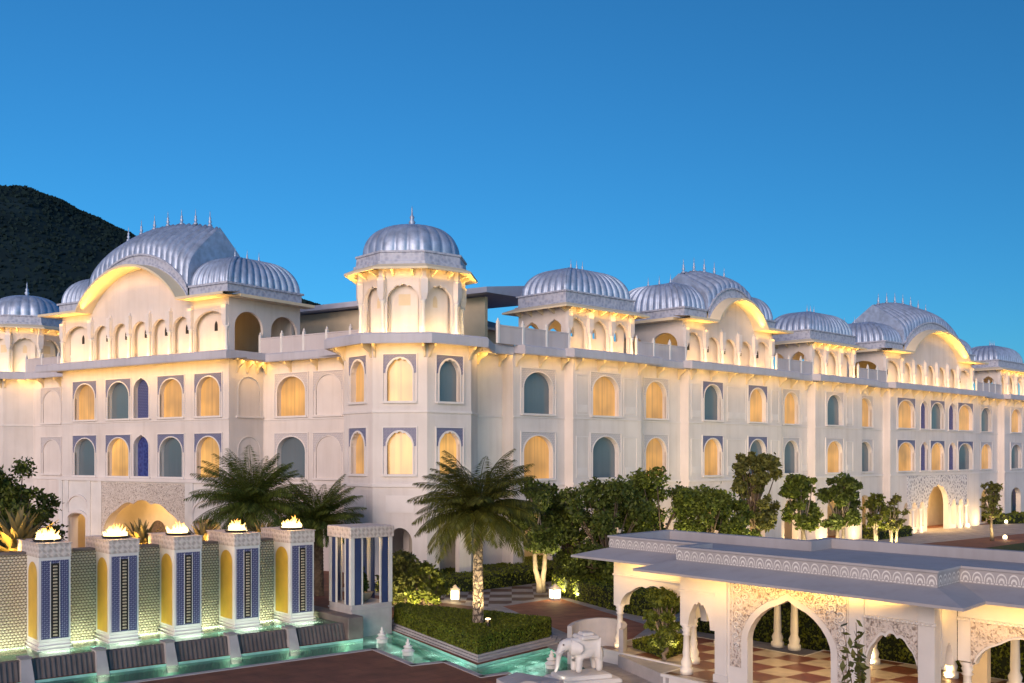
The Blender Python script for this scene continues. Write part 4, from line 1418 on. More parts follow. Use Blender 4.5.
def tower(cx, cy, rot, faces, label):
    for k in range(8):
        F = Frame((0, 0), rot + 45 * k)
        F = Frame((cx - F.e2.x * AP - F.e1.x * SIDE / 2, cy - F.e2.y * AP - F.e1.y * SIDE / 2), rot + 45 * k)
        ops = []
        if k in faces:
            for zs, zt, c in ((9.86, 12.1, faces[k][0]), (6.02, 8.26, faces[k][1])):
                if c is None: continue
                _, op = window(F, SIDE / 2, 0, 1.36, zs, zt, 'cusp', c, 'blue_lace', rise=.75); ops.append(op)
            ops.append((SIDE / 2, 1.3, .2, 2.4, .8, 'ell'))
        if k in (2, 3, 4, 5, 6) and k not in faces and not (k == 2 or k == 6): continue
        mb = MB(); arch_wall(mb, .0, SIDE, 0, 12.95, ops, 0, .35)
        part('wall', mb, M['stucco'], F)
        mb = MB(); mb.box(-.02, SIDE + .02, -.06, -.003, 9.25, 9.38); part('string_course', mb, M['stucco_trim'], F)
        mb = MB(); mb.box(-.02, SIDE + .02, -.08, -.003, 5.35, 5.5); part('string_course', mb, M['stucco_trim'], F)
        mb = MB(); mb.box(.7, SIDE - .7, -.04, -.003, 4.0, 4.9); part('wall_panel', mb, M['stucco_trim'], F)
        strip_light(F, .1, SIDE - .1, -.78, 12.86, 17, .85, -.6, GOLD, .3)
        for u in (.12, SIDE - .12):
            part('bracket', BRK, None, F, u, 0)
    a0 = R(rot - 90 + 22.5)
    C = Frame((cx, cy), 0)
    rc = lambda ap: ap / math.cos(PI / 8)
    mb = MB()
    mb.loft([ngon(8, rc(AP + .3), 12.95, a0), ngon(8, rc(AP + .85), ZF0 + .005, a0), ngon(8, rc(AP + .98), ZF0 - .015, a0), ngon(8, rc(AP + 1.0), 12.9, a0), ngon(8, rc(AP + 1.0), ZF1 - .1, a0), ngon(8, rc(AP + .9), ZF1 + .006, a0)], True, True)
    part('roof_slab', mb, M['chajja'], C)
    # domed pavilion
    AB = 2.6; SB = 2 * AB * math.tan(PI / 8); ze = 17.0; zs = 15.3
    mb = MB()
    for k in range(8):
        mb.M = Matrix.Rotation(R(rot + 45 * k), 4, 'Z') @ Matrix.Translation((-SB / 2, -AB, 0))
        arch_wall(mb, 0, SB, ZF1, ze, [(SB / 2, SB - .42, ZF1 - 1, zs, .85, 'cusp')], 0, .2, ends=False)
        arch_wall(mb, -.05, SB + .05, ZF1, ze - .01, [], .42, .5, ends=False, back=False)
    mb.M = None
    root = part('domed_rooftop_pavilion', mb, M['stucco'], C, label=label)
    for k in range(8):
        mb = MB()
        mb.M = Matrix.Rotation(R(rot + 45 * k), 4, 'Z') @ Matrix.Translation((-SB / 2, -AB, 0))
        if k % 2: arch_fill(mb, SB / 2, .3, zs - .3, zs + .05, .3, 'ogee', .41)
        else: mb.quad((SB / 2 - .32, .41, zs - .25), (SB / 2 + .32, .41, zs - .25), (SB / 2 + .32, .41, zs + .35), (SB / 2 - .32, .41, zs + .35))
        obj('keyhole_opening', mb, M['porch'], root)
    cm = column_mesh(ZF1, zs - .02, .11)
    for k in range(8):
        a = a0 + 2 * PI * k / 8; r = rc(AB) + .06
        put('column', cm, root, (r * math.cos(a), r * math.sin(a), 0))
    for k in range(8):
        mb = MB()
        mb.M = Matrix.Rotation(a0 + 2 * PI * k / 8, 4, 'Z') @ Matrix.Translation((rc(AB) + .02, 0, 0))
        mb.loft([[(-.05, -w, z), (y, -w, z), (y, w, z), (-.05, w, z)] for w, y, z in ((.12, .18, zs), (.2, .25, zs + .35), (.2, .25, ze - .6), (.12, .2, ze - .5), (.12, .2, ze - .02))], True, True)
        obj('capital', mb, M['stucco_trim'], root)
    mb = MB()
    mb.loft([ngon(8, rc(AB), ze + .05, a0), ngon(8, rc(AB + .9), ze - .2, a0), ngon(8, rc(AB + .9), ze - .08, a0), ngon(8, rc(AB + .2), ze + .25, a0)])
    obj('eave', mb, M['soffit'], root)
    for k in range(8):
        T_ = Matrix.Rotation(R(rot + 45 * k), 4, 'Z') @ Matrix.Translation((0, -AB, 0))
        for i in range(2):
            b_ = put('eave_bracket', EBR, root, T_ @ Vector((-SB / 2 + SB * (i + .5) / 2, -.003, ze))); b_.rotation_euler = (0, 0, R(rot + 45 * k))
    mb = MB()
    mb.loft([ngon(8, rc(AB + .42), ze + .1, a0), ngon(8, rc(AB + .42), ze + .3, a0), ngon(8, rc(AB + .3), ze + .33, a0), ngon(8, rc(AB + .26), ze + .75, a0), ngon(8, rc(AB + .33), ze + .78, a0), ngon(8, rc(AB + .33), ze + .88, a0)], False, True)
    obj('cornice', mb, M['cornice'], root)
    mb = MB(); ribbed_dome(mb, 8, AB + .22, 1.85, 24, ze + .88, a0, .12)
    obj('ribbed_dome', mb, M['roof_metal'], root, smooth=True)
    put('finial', FIN_L, root, (0, 0, ze + .88 + 1.78))
    for k in (0, 1, 2, 7, 6):
        F = Frame((0, 0), rot + 45 * k)
        F = Frame((cx - F.e2.x * AB - F.e1.x * SB / 2, cy - F.e2.y * AB - F.e1.y * SB / 2), rot + 45 * k)
        strip_light(F, .05, SB - .05, -.45, ZF1 + .06, 13, .5, .9)
        strip_light(F, .1, SB - .1, -.42, ze - .75, 11, -.45, 1, GOLD, .06)


tower(-5.57, 58.5, -5, {0: ('lit2', 'lit2'), 1: ('dark', 'lit2'), 7: ('lit', 'lit')}, 'domed octagonal pavilion on the corner tower')
tower(-38.8, 84.0, -24, {0: ('lit', 'lit'), 1: (None, None), 7: ('dark', 'lit')}, 'domed octagonal pavilion behind the left gable')
# ================================================================== FIRE FOUNTAIN
FWALL = thing('fountain_wall', 'scalloped tile wall with water running down behind the fire pillars', 'fountain wall', FO.w(-9, 1.42), FO.rot * 180 / PI)
mb = MB(); mb.box(0, 19.4, 0, .35, .1, 3.66)
obj('tiled_face', mb, M['water_wall'], FWALL)
mb = MB(); mb.box(-.05, 19.45, -.06, .5, 3.663, 3.75)
obj('wall_cap', mb, M['stone'], FWALL)
mb = MB(); mb.box(0, 19.4, .36, 2.6, 0, 3.3)
obj('planting_bed', mb, M['soil'], FWALL)

# basin that holds the upper water
UB = thing('upper_basin', 'raised dark stone basin with sloping ribbed weir below the fire pillars', 'fountain basin', FO.w(-9, 0), FO.rot * 180 / PI)
mb = MB(); mb.box(0, 19.9, -1.25, 1.4, -.02, .32)
obj('basin_floor', mb, M['pool_tile'], UB)
mb = MB()
mb.loft([[(x, -1.38, .60), (x, -1.3, .62), (x, -1.26, .3), (x, -1.5, -.3), (x, -1.66, -.3)] for x in (0, 19.6)], True, True)
for i in range(int(19.6 / .16)):
    x = .08 + i * .16
    mb.loft([[(x - .035, -1.375, .6), (x + .035, -1.375, .6), (x + .035, -1.43, .59), (x - .035, -1.43, .59)], [(x - .035, -1.66, -.28), (x + .035, -1.66, -.28), (x + .035, -1.71, -.28), (x - .035, -1.71, -.28)]], True, True)
obj('ribbed_weir', mb, M['stone'], UB)
for k in range(-3, 5):
    x = 9 - .8 + 2.285 * k
    mb = MB(); mb.loft([[(x - .19, -1.86, -.3), (x + .19, -1.86, -.3), (x + .19, -1.2, -.3), (x - .19, -1.2, -.3)], [(x - .2, -1.8, -.1), (x + .2, -1.8, -.1), (x + .2, -1.2, -.1), (x - .2, -1.2, -.1)],
                        [(x - .15, -1.56, .64), (x + .15, -1.56, .64), (x + .15, -1.1, .64), (x - .15, -1.1, .64)], [(x - .19, -1.6, .70), (x + .19, -1.6, .70), (x + .19, -1.05, .70), (x - .19, -1.05, .70)]], True, True)
    obj('weir_bracket', mb, M['stone_pale'], UB)
mb = MB(); mb.bbox(19.62, 20.3, -1.72, 2.2, -.3, .84, .03)
obj('end_block', mb, M['stone'], UB)
mb = MB(); mb.add([(0, -1.32, .585), (19.62, -1.32, .585), (19.62, 1.41, .585), (0, 1.41, .585)], [(0, 1, 2, 3)])
w_ = obj('water_surface', mb, M['water'], UB)

# one flame, shared
def flame_mat():
    m = bpy.data.materials.new('flame'); m.use_nodes = True
    n, l = m.node_tree.nodes, m.node_tree.links; n.remove(n["Principled BSDF"])
    tc = n.new("ShaderNodeTexCoord"); sp = n.new("ShaderNodeSeparateXYZ"); l.new(tc.outputs["Object"], sp.inputs[0])
    r = ramp(n, [(.0, (1, .80, .38)), (.25, (1, .62, .18)), (.5, (1, .36, .05))]); l.new(sp.outputs[2], r.inputs[0])
    e = n.new("ShaderNodeEmission"); e.inputs[1].default_value = 3.6; l.new(r.outputs[0], e.inputs[0])
    t = n.new("ShaderNodeBsdfTransparent"); mx = n.new("ShaderNodeMixShader")
    lw = n.new("ShaderNodeLayerWeight"); lw.inputs[0].default_value = .5
    hm = n.new("ShaderNodeMapRange"); hm.inputs[1].default_value = .1; hm.inputs[2].default_value = .55; hm.inputs[3].default_value = .0; hm.inputs[4].default_value = .65
    l.new(sp.outputs[2], hm.inputs[0]); mxx = n.new("ShaderNodeMath"); mxx.operation = 'MAXIMUM'
    l.new(lw.outputs["Facing"], mxx.inputs[0]); l.new(hm.outputs[0], mxx.inputs[1]); l.new(mxx.outputs[0], mx.inputs[0]); l.new(e.outputs[0], mx.inputs[1]); l.new(t.outputs[0], mx.inputs[2])
    l.new(mx.outputs[0], n["Material Output"].inputs[0])
    return m


M['flame'] = flame_mat()


def flame_mesh(seed):
    rnd = random.Random(seed); mb = MB()
    for i in range(46):
        a = rnd.random() * 2 * PI; rr = rnd.random() ** .6 * .37
        x, y = rr * math.cos(a) * 1.0, rr * math.sin(a) * 1.2
        h = (.52 - rr * .75) * rnd.uniform(.35, 1.2); r = rnd.uniform(.025, .07)
        loops = []
        ph = rnd.random() * 6
        for k in range(8):
            f = k / 7
            q = r * (math.sin(PI * min(1, .18 + f * .82)) ** .8) * (1 - f * .35) + .002
            ox = .06 * math.sin(ph + f * 4) * f; oy = .06 * math.cos(ph * 1.3 + f * 4) * f
            loops.append([(x + ox + q * math.cos(2 * PI * j / 7), y + oy + q * math.sin(2 * PI * j / 7), h * f) for j in range(7)])
        mb.loft(loops, True, True)
    return mb.mesh('flame', M['flame'], True)


def gold_chain(mb, x, y, z0, z1, s=.085):
    n = int((z1 - z0) / (s * 1.25))
    for i in range(n):
        z = z0 + (i + .5) * (z1 - z0) / n
        mb.bbox(x - s * .8, x + s * .8, y - .025, y, z - s * .33, z + s * .33, .02)


M['chain'] = mat('glass_chain', (.55, .48, .36), .3, metal=.3, var=.3, scale=8)
M['tile_blue'] = tile_mat('pillar_blue_tile', (.036, .04, .125), (.26, .26, .38), 9, 'magic', .4, .2, thr=(.5, .62))
M['cap_carved'] = tile_mat('carved_cap', (.42, .36, .33), (.62, .55, .52), 3.5, 'magic', .5, .5, thr=(.35, .55))


def fire_pillar(name, label):
    """local: x along the row, y to the back, z up from ground"""
    t = thing(name, label, 'fire pillar', (0, 0, .3), group='fire pillars in the fountain')
    Z = -.3
    mb = MB(); mb.bbox(0, 1.0, 0, 1.4, .02 + Z, .86 + Z, .02)
    for z in (.62, .74): mb.bbox(-.03 - (.86 - z) * .2, 1.03 + (.86 - z) * .2, -.03 - (.86 - z) * .2, 1.39, z + Z - .045, z + Z, .015)
    obj('base', mb, M['marble'], t)
    mb = MB(); mb.box(.0, 1.0, .0, 1.39, .863 + Z, 3.64 + Z)
    obj('shaft', mb, M['marble'], t)
    mb = MB(); mb.box(.07, .93, -.02, -.003, .95 + Z, 3.54 + Z)
    obj('blue_tile_panel', mb, M['tile_blue'], t)
    mb = MB(); mb.box(.37, .63, -.032, -.022, 1.0 + Z, 3.44 + Z)
    p = obj('dark_slot', mb, M['black'], t)
    mb = MB(); gold_chain(mb, .5, -.034, 1.02 + Z, 3.4 + Z)
    obj('glass_chain', mb, M['chain'], t)
    for x in (.345, .635):
        mb = MB(); mb.box(x, x + .02, -.036, -.021, .98 + Z, 3.5 + Z)
        obj('white_beading', mb, M['marble'], t)
    mb = MB(); mb.M = Matrix.Translation((0, 1.39, 0)) @ Matrix.Rotation(R(-90), 4, 'Z')
    arch_fill(mb, .68, 1.02, .93 + Z, 3.05 + Z, .42, 'ell', -.006)
    obj('yellow_panel', mb, M['yellow'], t)
    mb = MB(); mb.M = Matrix.Translation((1.0, 0, 0)) @ Matrix.Rotation(R(90), 4, 'Z')
    arch_fill(mb, .70, 1.02, .93 + Z, 3.05 + Z, .42, 'ell', -.006)
    obj('yellow_panel', mb, M['yellow'], t)
    mb = MB(); mb.bbox(-.03, 1.03, -.03, 2.45, 3.643 + Z, 4.08 + Z, .02)
    mb.box(-.05, 1.05, -.05, 2.47, 4.083 + Z, 4.11 + Z)
    obj('cap', mb, M['cap_carved'], t)
    mb = MB(); mb.lathe([(.42, 0), (.48, .08), (.44, .09), (.38, .05)], (.5, .85, 4.112 + Z), 20)
    obj('fire_bowl', mb, M['iron'], t)
    f = obj('flame', flame_mesh(3), None, t); f.location = (.5, .85, 4.15 + Z)
    return t


FP_LABELS = ['marble fire pillar with blue panel farthest from the glass kiosk', 'marble fire pillar in front of the small arched side doorway',
             'middle fire pillar of the five, in front of the wide carved arch', 'marble fire pillar in front of the larger fan palm',
             'marble fire pillar next to the glass kiosk']
fp = fire_pillar('fire_pillar', FP_LABELS[0])
fps = [fp]
for k in range(5):
    loc = FO.w(2.275 * k, 0, .3)
    if k == 0: fp.location = loc; fp.rotation_euler = (0, 0, FO.rot)
    else: fps.append(dup(fp, loc, FO.rot * 180 / PI, FP_LABELS[k]))
for k, t in enumerate(fps):
    for c in kids(t):
        if c.name.startswith('flame'):
            c.data = flame_mesh(11 + k)
    point(FO.w(2.275 * k + .5, .85, 4.5), 55, (1.0, .52, .16), .18)
    # underwater lamp grazing the base and the wall
    area(FO.w(2.275 * k + .5, -.5, .40), .8, .2, 9, (1.0, .93, .72), FO.e2 * .55 + Vector((0, 0, 1)), up=FO.e1)
    area(FO.w(2.275 * k + 1.63, .95, .40), 1.0, .15, 26, (1.0, .90, .58), FO.e2 * .35 + Vector((0, 0, 1)), up=FO.e1)
    point(FO.w(2.275 * k + 1.4, -2.0, -.28), 5, (1.0, .95, .66), .1)
    point(FO.w(2.275 * k + 1.6, -.4, .42), 10, (.7, 1.0, .8), .1)
area(FO.w(-.9, .95, .40), 1.6, .15, 26, (1.0, .90, .58), FO.e2 * .35 + Vector((0, 0, 1)), up=FO.e1)

# fountain finials in the pool
def jet(label, p):
    t = thing('fountain_finial', label, 'fountain finial', (p.x, p.y, -.6), group='tiered fountain finials in the pool')
    mb = MB(); mb.lathe([(.2, 0), (.2, .62), (.24, .66), (.17, .72), (.12, .76)], n=14); obj('base', mb, M['marble'], t, smooth=False)
    mb = MB(); mb.lathe([(.11, .762), (.16, .79), (.17, .83), (.08, .87), (.07, .9), (.10, .94), (.05, .98), (.04, 1.02), (.05, 1.06), (.0, 1.12)], n=14); obj('spout', mb, M['marble'], t, smooth=True)
    return t


jl = ['tiered marble fountain finial beside the glass kiosk base', 'tiered marble fountain finial halfway along the hedge kerb', 'tiered marble fountain finial close to the elephant statue']
j0 = jet(jl[0], G(382, 642.5, -.09))
dup(j0, (*G(408, 655, -.09).xy, -.6), 0, jl[1]); dup(j0, (*G(551.5, 668, -.09).xy, -.6), 20, jl[2])
for px, py in ((372, 640), (396, 650), (432, 653), (455, 660), (535, 660), (520, 664)):
    q = G(px, py); point((q.x, q.y, -.25), 6, (.9, 1.0, .92), .1)

for (x0, y0), (x1, y1) in (((390, 631), (425, 644)), ((430, 647), (470, 662)), ((484, 663), (520, 654)), ((525, 653), (558, 645))):
    a_, b_ = G(x0, y0), G(x1, y1); c_ = (a_ + b_) / 2; d_ = (b_ - a_).normalized(); n_ = Vector((d_.y, -d_.x, 0))
    if n_.y > 0: n_ = -n_
    area((c_.x + n_.x * .1, c_.y + n_.y * .1, -.27), (b_ - a_).length, .12, 9, (.8, 1.0, .86), n_, up=d_)
# ------------------------------------------------------------------ glass kiosk with potted plant
KQ = G(351, 636)
KF = Frame((KQ.x, KQ.y), 39.5)
K = thing('glass_kiosk', 'small open kiosk with blue and white posts on a tall stone base', 'garden kiosk', (KQ.x, KQ.y, 0), 39.5)
KW, KD = 1.9, 1.7
mb = MB(); mb.bbox(0, KW, 0, KD, -.6, 1.17, .03); mb.box(-.03, KW + .03, -.03, KD + .03, .95, 1.0)
obj('base', mb, M['stone_pale'], K)
mb = MB(); mb.bbox(-.06, KW + .06, -.06, KD + .06, 3.78, 4.22, .03)
obj('cap', mb, M['cap_carved'], K)
mb = MB(); mb.add([(-.06, -.06, 4.222), (KW + .06, -.06, 4.222), (KW + .06, KD + .06, 4.222), (-.06, KD + .06, 4.222)], [(0, 1, 2, 3)])
M['kblue'] = mat('kiosk_blue', (.035, .055, .15), .45, var=.15)
for x, y in ((0, 0), (KW - .16, 0), (0, KD - .16), (KW - .16, KD - .16)):
    mb = MB(); mb.box(x, x + .16, y, y + .16, 1.172, 3.778); obj('corner_post', mb, M['marble'], K)
for (x0, x1, y0, y1) in ((.20, .46, .02, .08), (KW - .46, KW - .20, .02, .08), (.20, .46, KD - .08, KD - .02), (KW - .46, KW - .20, KD - .08, KD - .02),
                         (.02, .08, .20, .42), (.02, .08, KD - .42, KD - .2), (KW - .08, KW - .02, .2, .42), (KW - .08, KW - .02, KD - .42, KD - .2)):
    mb = MB(); mb.box(x0, x1, y0, y1, 1.172, 3.778); obj('blue_panel', mb, M['kblue'], K)
for (x0, x1, y0, y1) in ((.50, .56, .03, .08), (KW - .56, KW - .5, .03, .08), (.5, .56, KD - .08, KD - .03), (KW - .56, KW - .5, KD - .08, KD - .03), (.03, .08, .46, .54), (.03, .08, KD - .54, KD - .46)):
    mb = MB(); mb.box(x0, x1, y0, y1, 1.173, 3.777); obj('white_slat', mb, M['marble'], K)
point(KF.w(KW / 2, KD / 2, 3.5), 22, WARM, .1)
q = KF.w(KW / 2 + .1, KD / 2, 1.173)
pt = thing('potted_plant', 'slender potted plant in a round bowl inside the glass kiosk', 'potted plant', q)
mb = MB(); mb.lathe([(.14, 0), (.3, .12), (.4, .32), (.43, .36), (.38, .36), (.3, .3)], n=18); obj('bowl', mb, M['terracotta'], pt, smooth=True)
v, f = leaf_cloud([(0, 0, .55, .2), (.03, 0, .8, .16), (0, .02, 1.05, .12), (0, 0, 1.3, .08)], 420, .1, 1.0)
o = bpy.data.objects.new('foliage', np_mesh('foliage', v, f, M['leaf_dark'])); COL.objects.link(o); o.parent = pt
mb = MB(); mb.tube([(0, 0, .3), (.01, 0, .9), (0, 0, 1.5)], [.03, .025, .01], 6); obj('stem', mb, M['bark'], pt)

# ------------------------------------------------------------------ hedged island with palm
c1, c2, c3 = G(386, 627), G(478, 663), G(560, 643)
isl = [c1, c2, c3, at(562, 40.0), at(497, 42.0), at(392, 44.4)]
mb = MB()
def inset(P, d):
    c = sum(P, Vector()) / len(P); out = []
    for p in P:
        v = (p - c); L = v.length; out.append(c + v * ((L - d) / L))
    return out
P0 = [Vector((p.x, p.y, 0)) for p in isl]
ar = sum(P0[i].x * P0[(i + 1) % 6].y - P0[(i + 1) % 6].x * P0[i].y for i in range(6))
if ar < 0: P0 = P0[::-1]
P1 = inset(P0, .18); P2 = inset(P0, .36)
mb.prism(P0, -.3, .05); mb.prism(P1, .053, .13); mb.prism(P2, .133, .2)
struct('island_kerb', mb, M['stone_pale'])
HP = inset(P0, .42)
hedge('island_hedge', 'broad clipped hedge bed around the tall date palm beside the pool', HP, .2, .82, 30000, .052)
pb = at(478, 38.9)
palm('date_palm', 'tall date palm with wrapped lit trunk on the island hedge', (pb.x, pb.y, .5), 4.35, 2.65, 90, 5, M['palm'], barkm=M['palm_trunk'], tr=.18, droop=.85)
spot(at(486, 37.6, .9), at(480, 38.9, 3.0), 110, (1, .72, .36), 70)
spot(at(497, 38.6, .9), at(480, 38.9, 5.0), 420, (1, .76, .36), 100)
spot(at(455, 38.2, .9), at(478, 38.9, 5.0), 300, (1, .76, .36), 100)
q = at(488, 37.9)
lt = thing('ground_spotlight', 'small lit spotlight at the foot of the date palm', 'spotlight', (q.x, q.y, .84), group=None)
mb = MB(); mb.lathe([(.05, 0), (.05, .12), (.11, .16), (.12, .26)], n=10); obj('housing', mb, M['iron'], lt)
mb = MB(); mb.lathe([(.10, .262), (.08, .28), (0, .29)], n=10); obj('lens', mb, M['warm_glow'], lt)

# lanterns
def lantern(label, p):
    t = thing('garden_lantern', label, 'lantern', (p.x, p.y, 0), group='square garden lanterns')
    mb = MB(); mb.bbox(-.22, .22, -.22, .22, 0, .1, .02); mb.loft([ngon(4, .34, .52, PI / 4), ngon(4, .36, .56, PI / 4), ngon(4, .12, .7, PI / 4), ngon(4, .05, .78, PI / 4)], True, True)
    for x in (-.2, .2):
        for y in (-.2, .2): mb.box(x - .018, x + .018, y - .018, y + .018, .1, .52)
    obj('frame', mb, M['stone_pale'], t)
    mb = MB(); mb.box(-.18, .18, -.18, .18, .11, .51); obj('lamp_glass', mb, M['gold'], t)
    point((p.x, p.y - .5, .75), 14, WARM, .15)
    return t


ln = lantern('square glowing lantern on the path corner behind the date palm', G(455, 601))
dup(ln, G(555, 600), 30, 'square glowing lantern at the tip of the red court')
q = G(555, 600); point((q.x, q.y - .5, .75), 14, WARM, .15)

# ------------------------------------------------------------------ elephant fountain
EB = G(587, 686)
mb = MB(); mb.bbox(-1.1, 1.0, -.62, .8, -.6, .12, .05); mb.bbox(-.92, .75, -.42, .62, .123, .24, .04)
ped = obj('fountain_plinth', mb, M['marble'], loc=(EB.x, EB.y + .75, 0), rot=R(20)); tag(ped, 'stepped marble plinth at the pool corner under the white elephant', 'plinth')
el = thing('elephant_statue', 'white marble elephant statue with lowered trunk at the pool edge', 'elephant statue', (EB.x + .02, EB.y + .8, .24), 205)
el.scale = (.84, .84, .84)
def skin(name, verts, edges, radii, m, parent, root=0, sub=2):
    me = bpy.data.meshes.new(name); me.from_pydata(verts, edges, []); o = bpy.data.objects.new(name, me); COL.objects.link(o)
    s = o.modifiers.new('skin', 'SKIN'); 
    for i, r in enumerate(radii):
        d = me.skin_vertices[0].data[i]; d.radius = r if hasattr(r, '__len__') else (r, r)
        d.use_root = (i == root)
    ss = o.modifiers.new('sub', 'SUBSURF'); ss.levels = sub; ss.render_levels = sub
    s.use_smooth_shade = True
    me.materials.append(m); o.parent = parent
    return o
# x forward, z up
ev = [(-.45, 0, .92), (0, 0, .95), (.42, 0, .97), (.72, 0, 1.12), (.95, 0, 1.08), (1.10, 0, .85), (1.17, 0, .55), (1.20, 0, .28), (1.30, 0, .12),
      (.38, .2, .6), (.40, .21, .3), (.42, .21, .05), (.38, -.2, .6), (.38, -.21, .3), (.40, -.21, .05),
      (-.42, .2, .6), (-.46, .21, .3), (-.42, .21, .05), (-.42, -.2, .6), (-.50, -.21, .3), (-.46, -.21, .05), (-.68, 0, .85), (-.76, 0, .5)]
ee = [(0, 1), (1, 2), (2, 3), (3, 4), (4, 5), (5, 6), (6, 7), (7, 8), (2, 9), (9, 10), (10, 11), (2, 12), (12, 13), (13, 14), (0, 15), (15, 16), (16, 17), (0, 18), (18, 19), (19, 20), (0, 21), (21, 22)]
er = [.36, .40, .36, .26, .25, .13, .09, .07, .055, .16, .13, .14, .16, .13, .14, .18, .14, .14, .18, .14, .14, .06, .03]
bdy = skin('body', ev, ee, er, M['marble'], el, root=1)
bdy["label"] = 'trunk curling down to the plinth'
for s in (1, -1):
    mb = MB(); rows = []
    for k in range(7):
        f = k / 6
        a = [(.72 - .34 * f, s * (.2 + .26 * f), 1.30 - .08 * f - .12 * f * f), (.76 - .36 * f, s * (.22 + .30 * f), 1.0 - .06 * f), (.78 - .30 * f, s * (.2 + .22 * f), .74 + .04 * f)]
        rows.append([a[0], a[1], a[2], (a[2][0] - .03, a[2][1], a[2][2]), (a[1][0] - .04, a[1][1], a[1][2]), (a[0][0] - .03, a[0][1], a[0][2])])
    mb.loft(rows, True, True); obj('ear', mb, M['marble'], el, smooth=True)
    mb = MB(); mb.tube([(.98, s * .13, .92), (1.18, s * .19, .80), (1.38, s * .2, .84)], [.045, .035, .012], 7); obj('tusk', mb, M['marble'], el, smooth=True)
    mb = MB(); mb.lathe([(.03, -.03), (.03, .03)], (1.04, s * .2, 1.14), 8); obj('eye', mb, M['stone'], el)
mb = MB(); mb.bbox(-.36, .36, -.41, .41, 1.30, 1.42, .04); mb.bbox(-.22, .22, -.25, .25, 1.42, 1.52, .04); obj('saddle', mb, M['marble'], el)
# curved screen wall behind the elephant
sc_ = G(596, 668)
t = thing('curved_screen', 'rounded pale stone screen wall curving behind the elephant statue', 'garden wall', (sc_.x + .1, sc_.y + .9, 0))
mb = MB(); N = 18; lp = []
for i in range(N + 1):
    a = R(-35 + 200 * i / N)
    h = 1.2 + .2 * math.sin(PI * i / N)
    lp.append([(1.02 * math.cos(a), .9 * math.sin(a), -.3), (1.02 * math.cos(a), .9 * math.sin(a), h), (.86 * math.cos(a), .74 * math.sin(a), h), (.86 * math.cos(a), .74 * math.sin(a), -.3)])
mb.loft(lp, True, True); obj('screen', mb, M['stone_pale'], t, smooth=False)
point((EB.x - .8, EB.y + .1, .35), 1.5, (1, .9, .7), .1)

# scalloped stone spout bench at the near edge
b0 = G(506, 677, .35)
t = thing('stone_spout', 'scalloped grey stone spout slab at the near pool edge', 'water spout', (b0.x, b0.y - .25, 0), -38)
mb = MB(); lp = []
for i in range(15):
    f = i / 14; x = 1.75 * f
    dz = -.10 * math.sin(PI * f * 2) + .03
    lp.append([(x, -.45, .30 + dz - .16), (x, -.45, .40 + dz), (x, .5, .46), (x, .5, .2)])
mb.loft(lp, True, True); obj('slab', mb, M['stone_pale'], t)
mb = MB(); mb.bbox(.1, 1.65, -.1, .4, -.1, .3, .02); obj('base', mb, M['stone_pale'], t)

# ------------------------------------------------------------------ hedges along the walks
hedge('clipped_hedge', 'long low clipped hedge along the far side of the checkered walk', [G(398, 592), G(470, 592), G(585, 577), G(608, 567), G(520, 567), G(400, 578)], 0, .75, 11000, .08)
hedge('clipped_hedge', 'taller square clipped hedge next to the white pavilion column', [G(552, 594), G(618, 612), G(660, 620), G(700, 606), G(640, 578), G(600, 572), G(556, 577)], 0, .95, 16000, .075)
hedge('clipped_hedge', 'clipped hedge filling the arches at the back of the garden pavilion', [at(690, 42), at(800, 38.2), at(1060, 30.6), at(1060, 33), at(810, 40.5), at(690, 44)], 0, 2.6, 20000, .085)
mb = MB()

# ------------------------------------------------------------------ GARDEN PAVILION
M['pav_roof'] = wall_mat('pavilion_roof', (.40, .385, .405))
GO = (3.64, 31.6); GR = -52.3; SH = -.19
GPAV = thing('garden_pavilion', 'white garden pavilion with carved arches and flat blue grey roof', 'garden pavilion', (GO[0], GO[1], 0), GR)
FL = .45


def gmb():
    m_ = MB(); m_.shear = SH; return m_


def gp(name, mb, m, label=None, smooth=False): return obj(name, mb, m, GPAV, smooth=smooth, label=label)


# roof outline (outer eave) and wall outline in local u,v
EO = [(-4.15, 1.35), (.0, 1.35), (0, 0), (10.45, 0), (10.45, 1.5), (18, 1.5), (18, 9.0), (2.0, 8.4), (2.0, 7.0), (-4.15, 7.0)]
def off(P, d):
    """inset an axis-aligned polygon (counter-clockwise) by d"""
    n = len(P); out = []
    for i in range(n):
        p0, p1, p2 = Vector(P[i - 1]), Vector(P[i]), Vector(P[(i + 1) % n])
        d1 = (p1 - p0).normalized(); d2 = (p2 - p1).normalized()
        n1 = Vector((-d1.y, d1.x)); n2 = Vector((-d2.y, d2.x))
        k = 1 + n1.dot(n2)
        out.append(tuple(p1 + (n1 + n2) * (d / max(k, .2))))
    return out


E1 = off(EO, 1.02); E2 = off(EO, 1.2); E3 = off(EO, .06)
mb = gmb(); Lp = lambda P, z: [(p[0], p[1], z) for p in P]
mb.loft([Lp(off(EO, 1.1), 3.52), Lp(EO, 3.53), Lp(EO, 3.60), Lp(E1, 3.86)])
gp('eave', mb, M['pav_roof'])
mb = gmb(); mb.loft([Lp(E1, 3.80), Lp(E1, 4.2), Lp(off(EO, .97), 4.21), Lp(off(EO, .97), 4.27), Lp(off(EO, 1.3), 4.27), Lp(off(EO, 1.3), 3.95)])
gp('parapet', mb, M['pav_roof'])
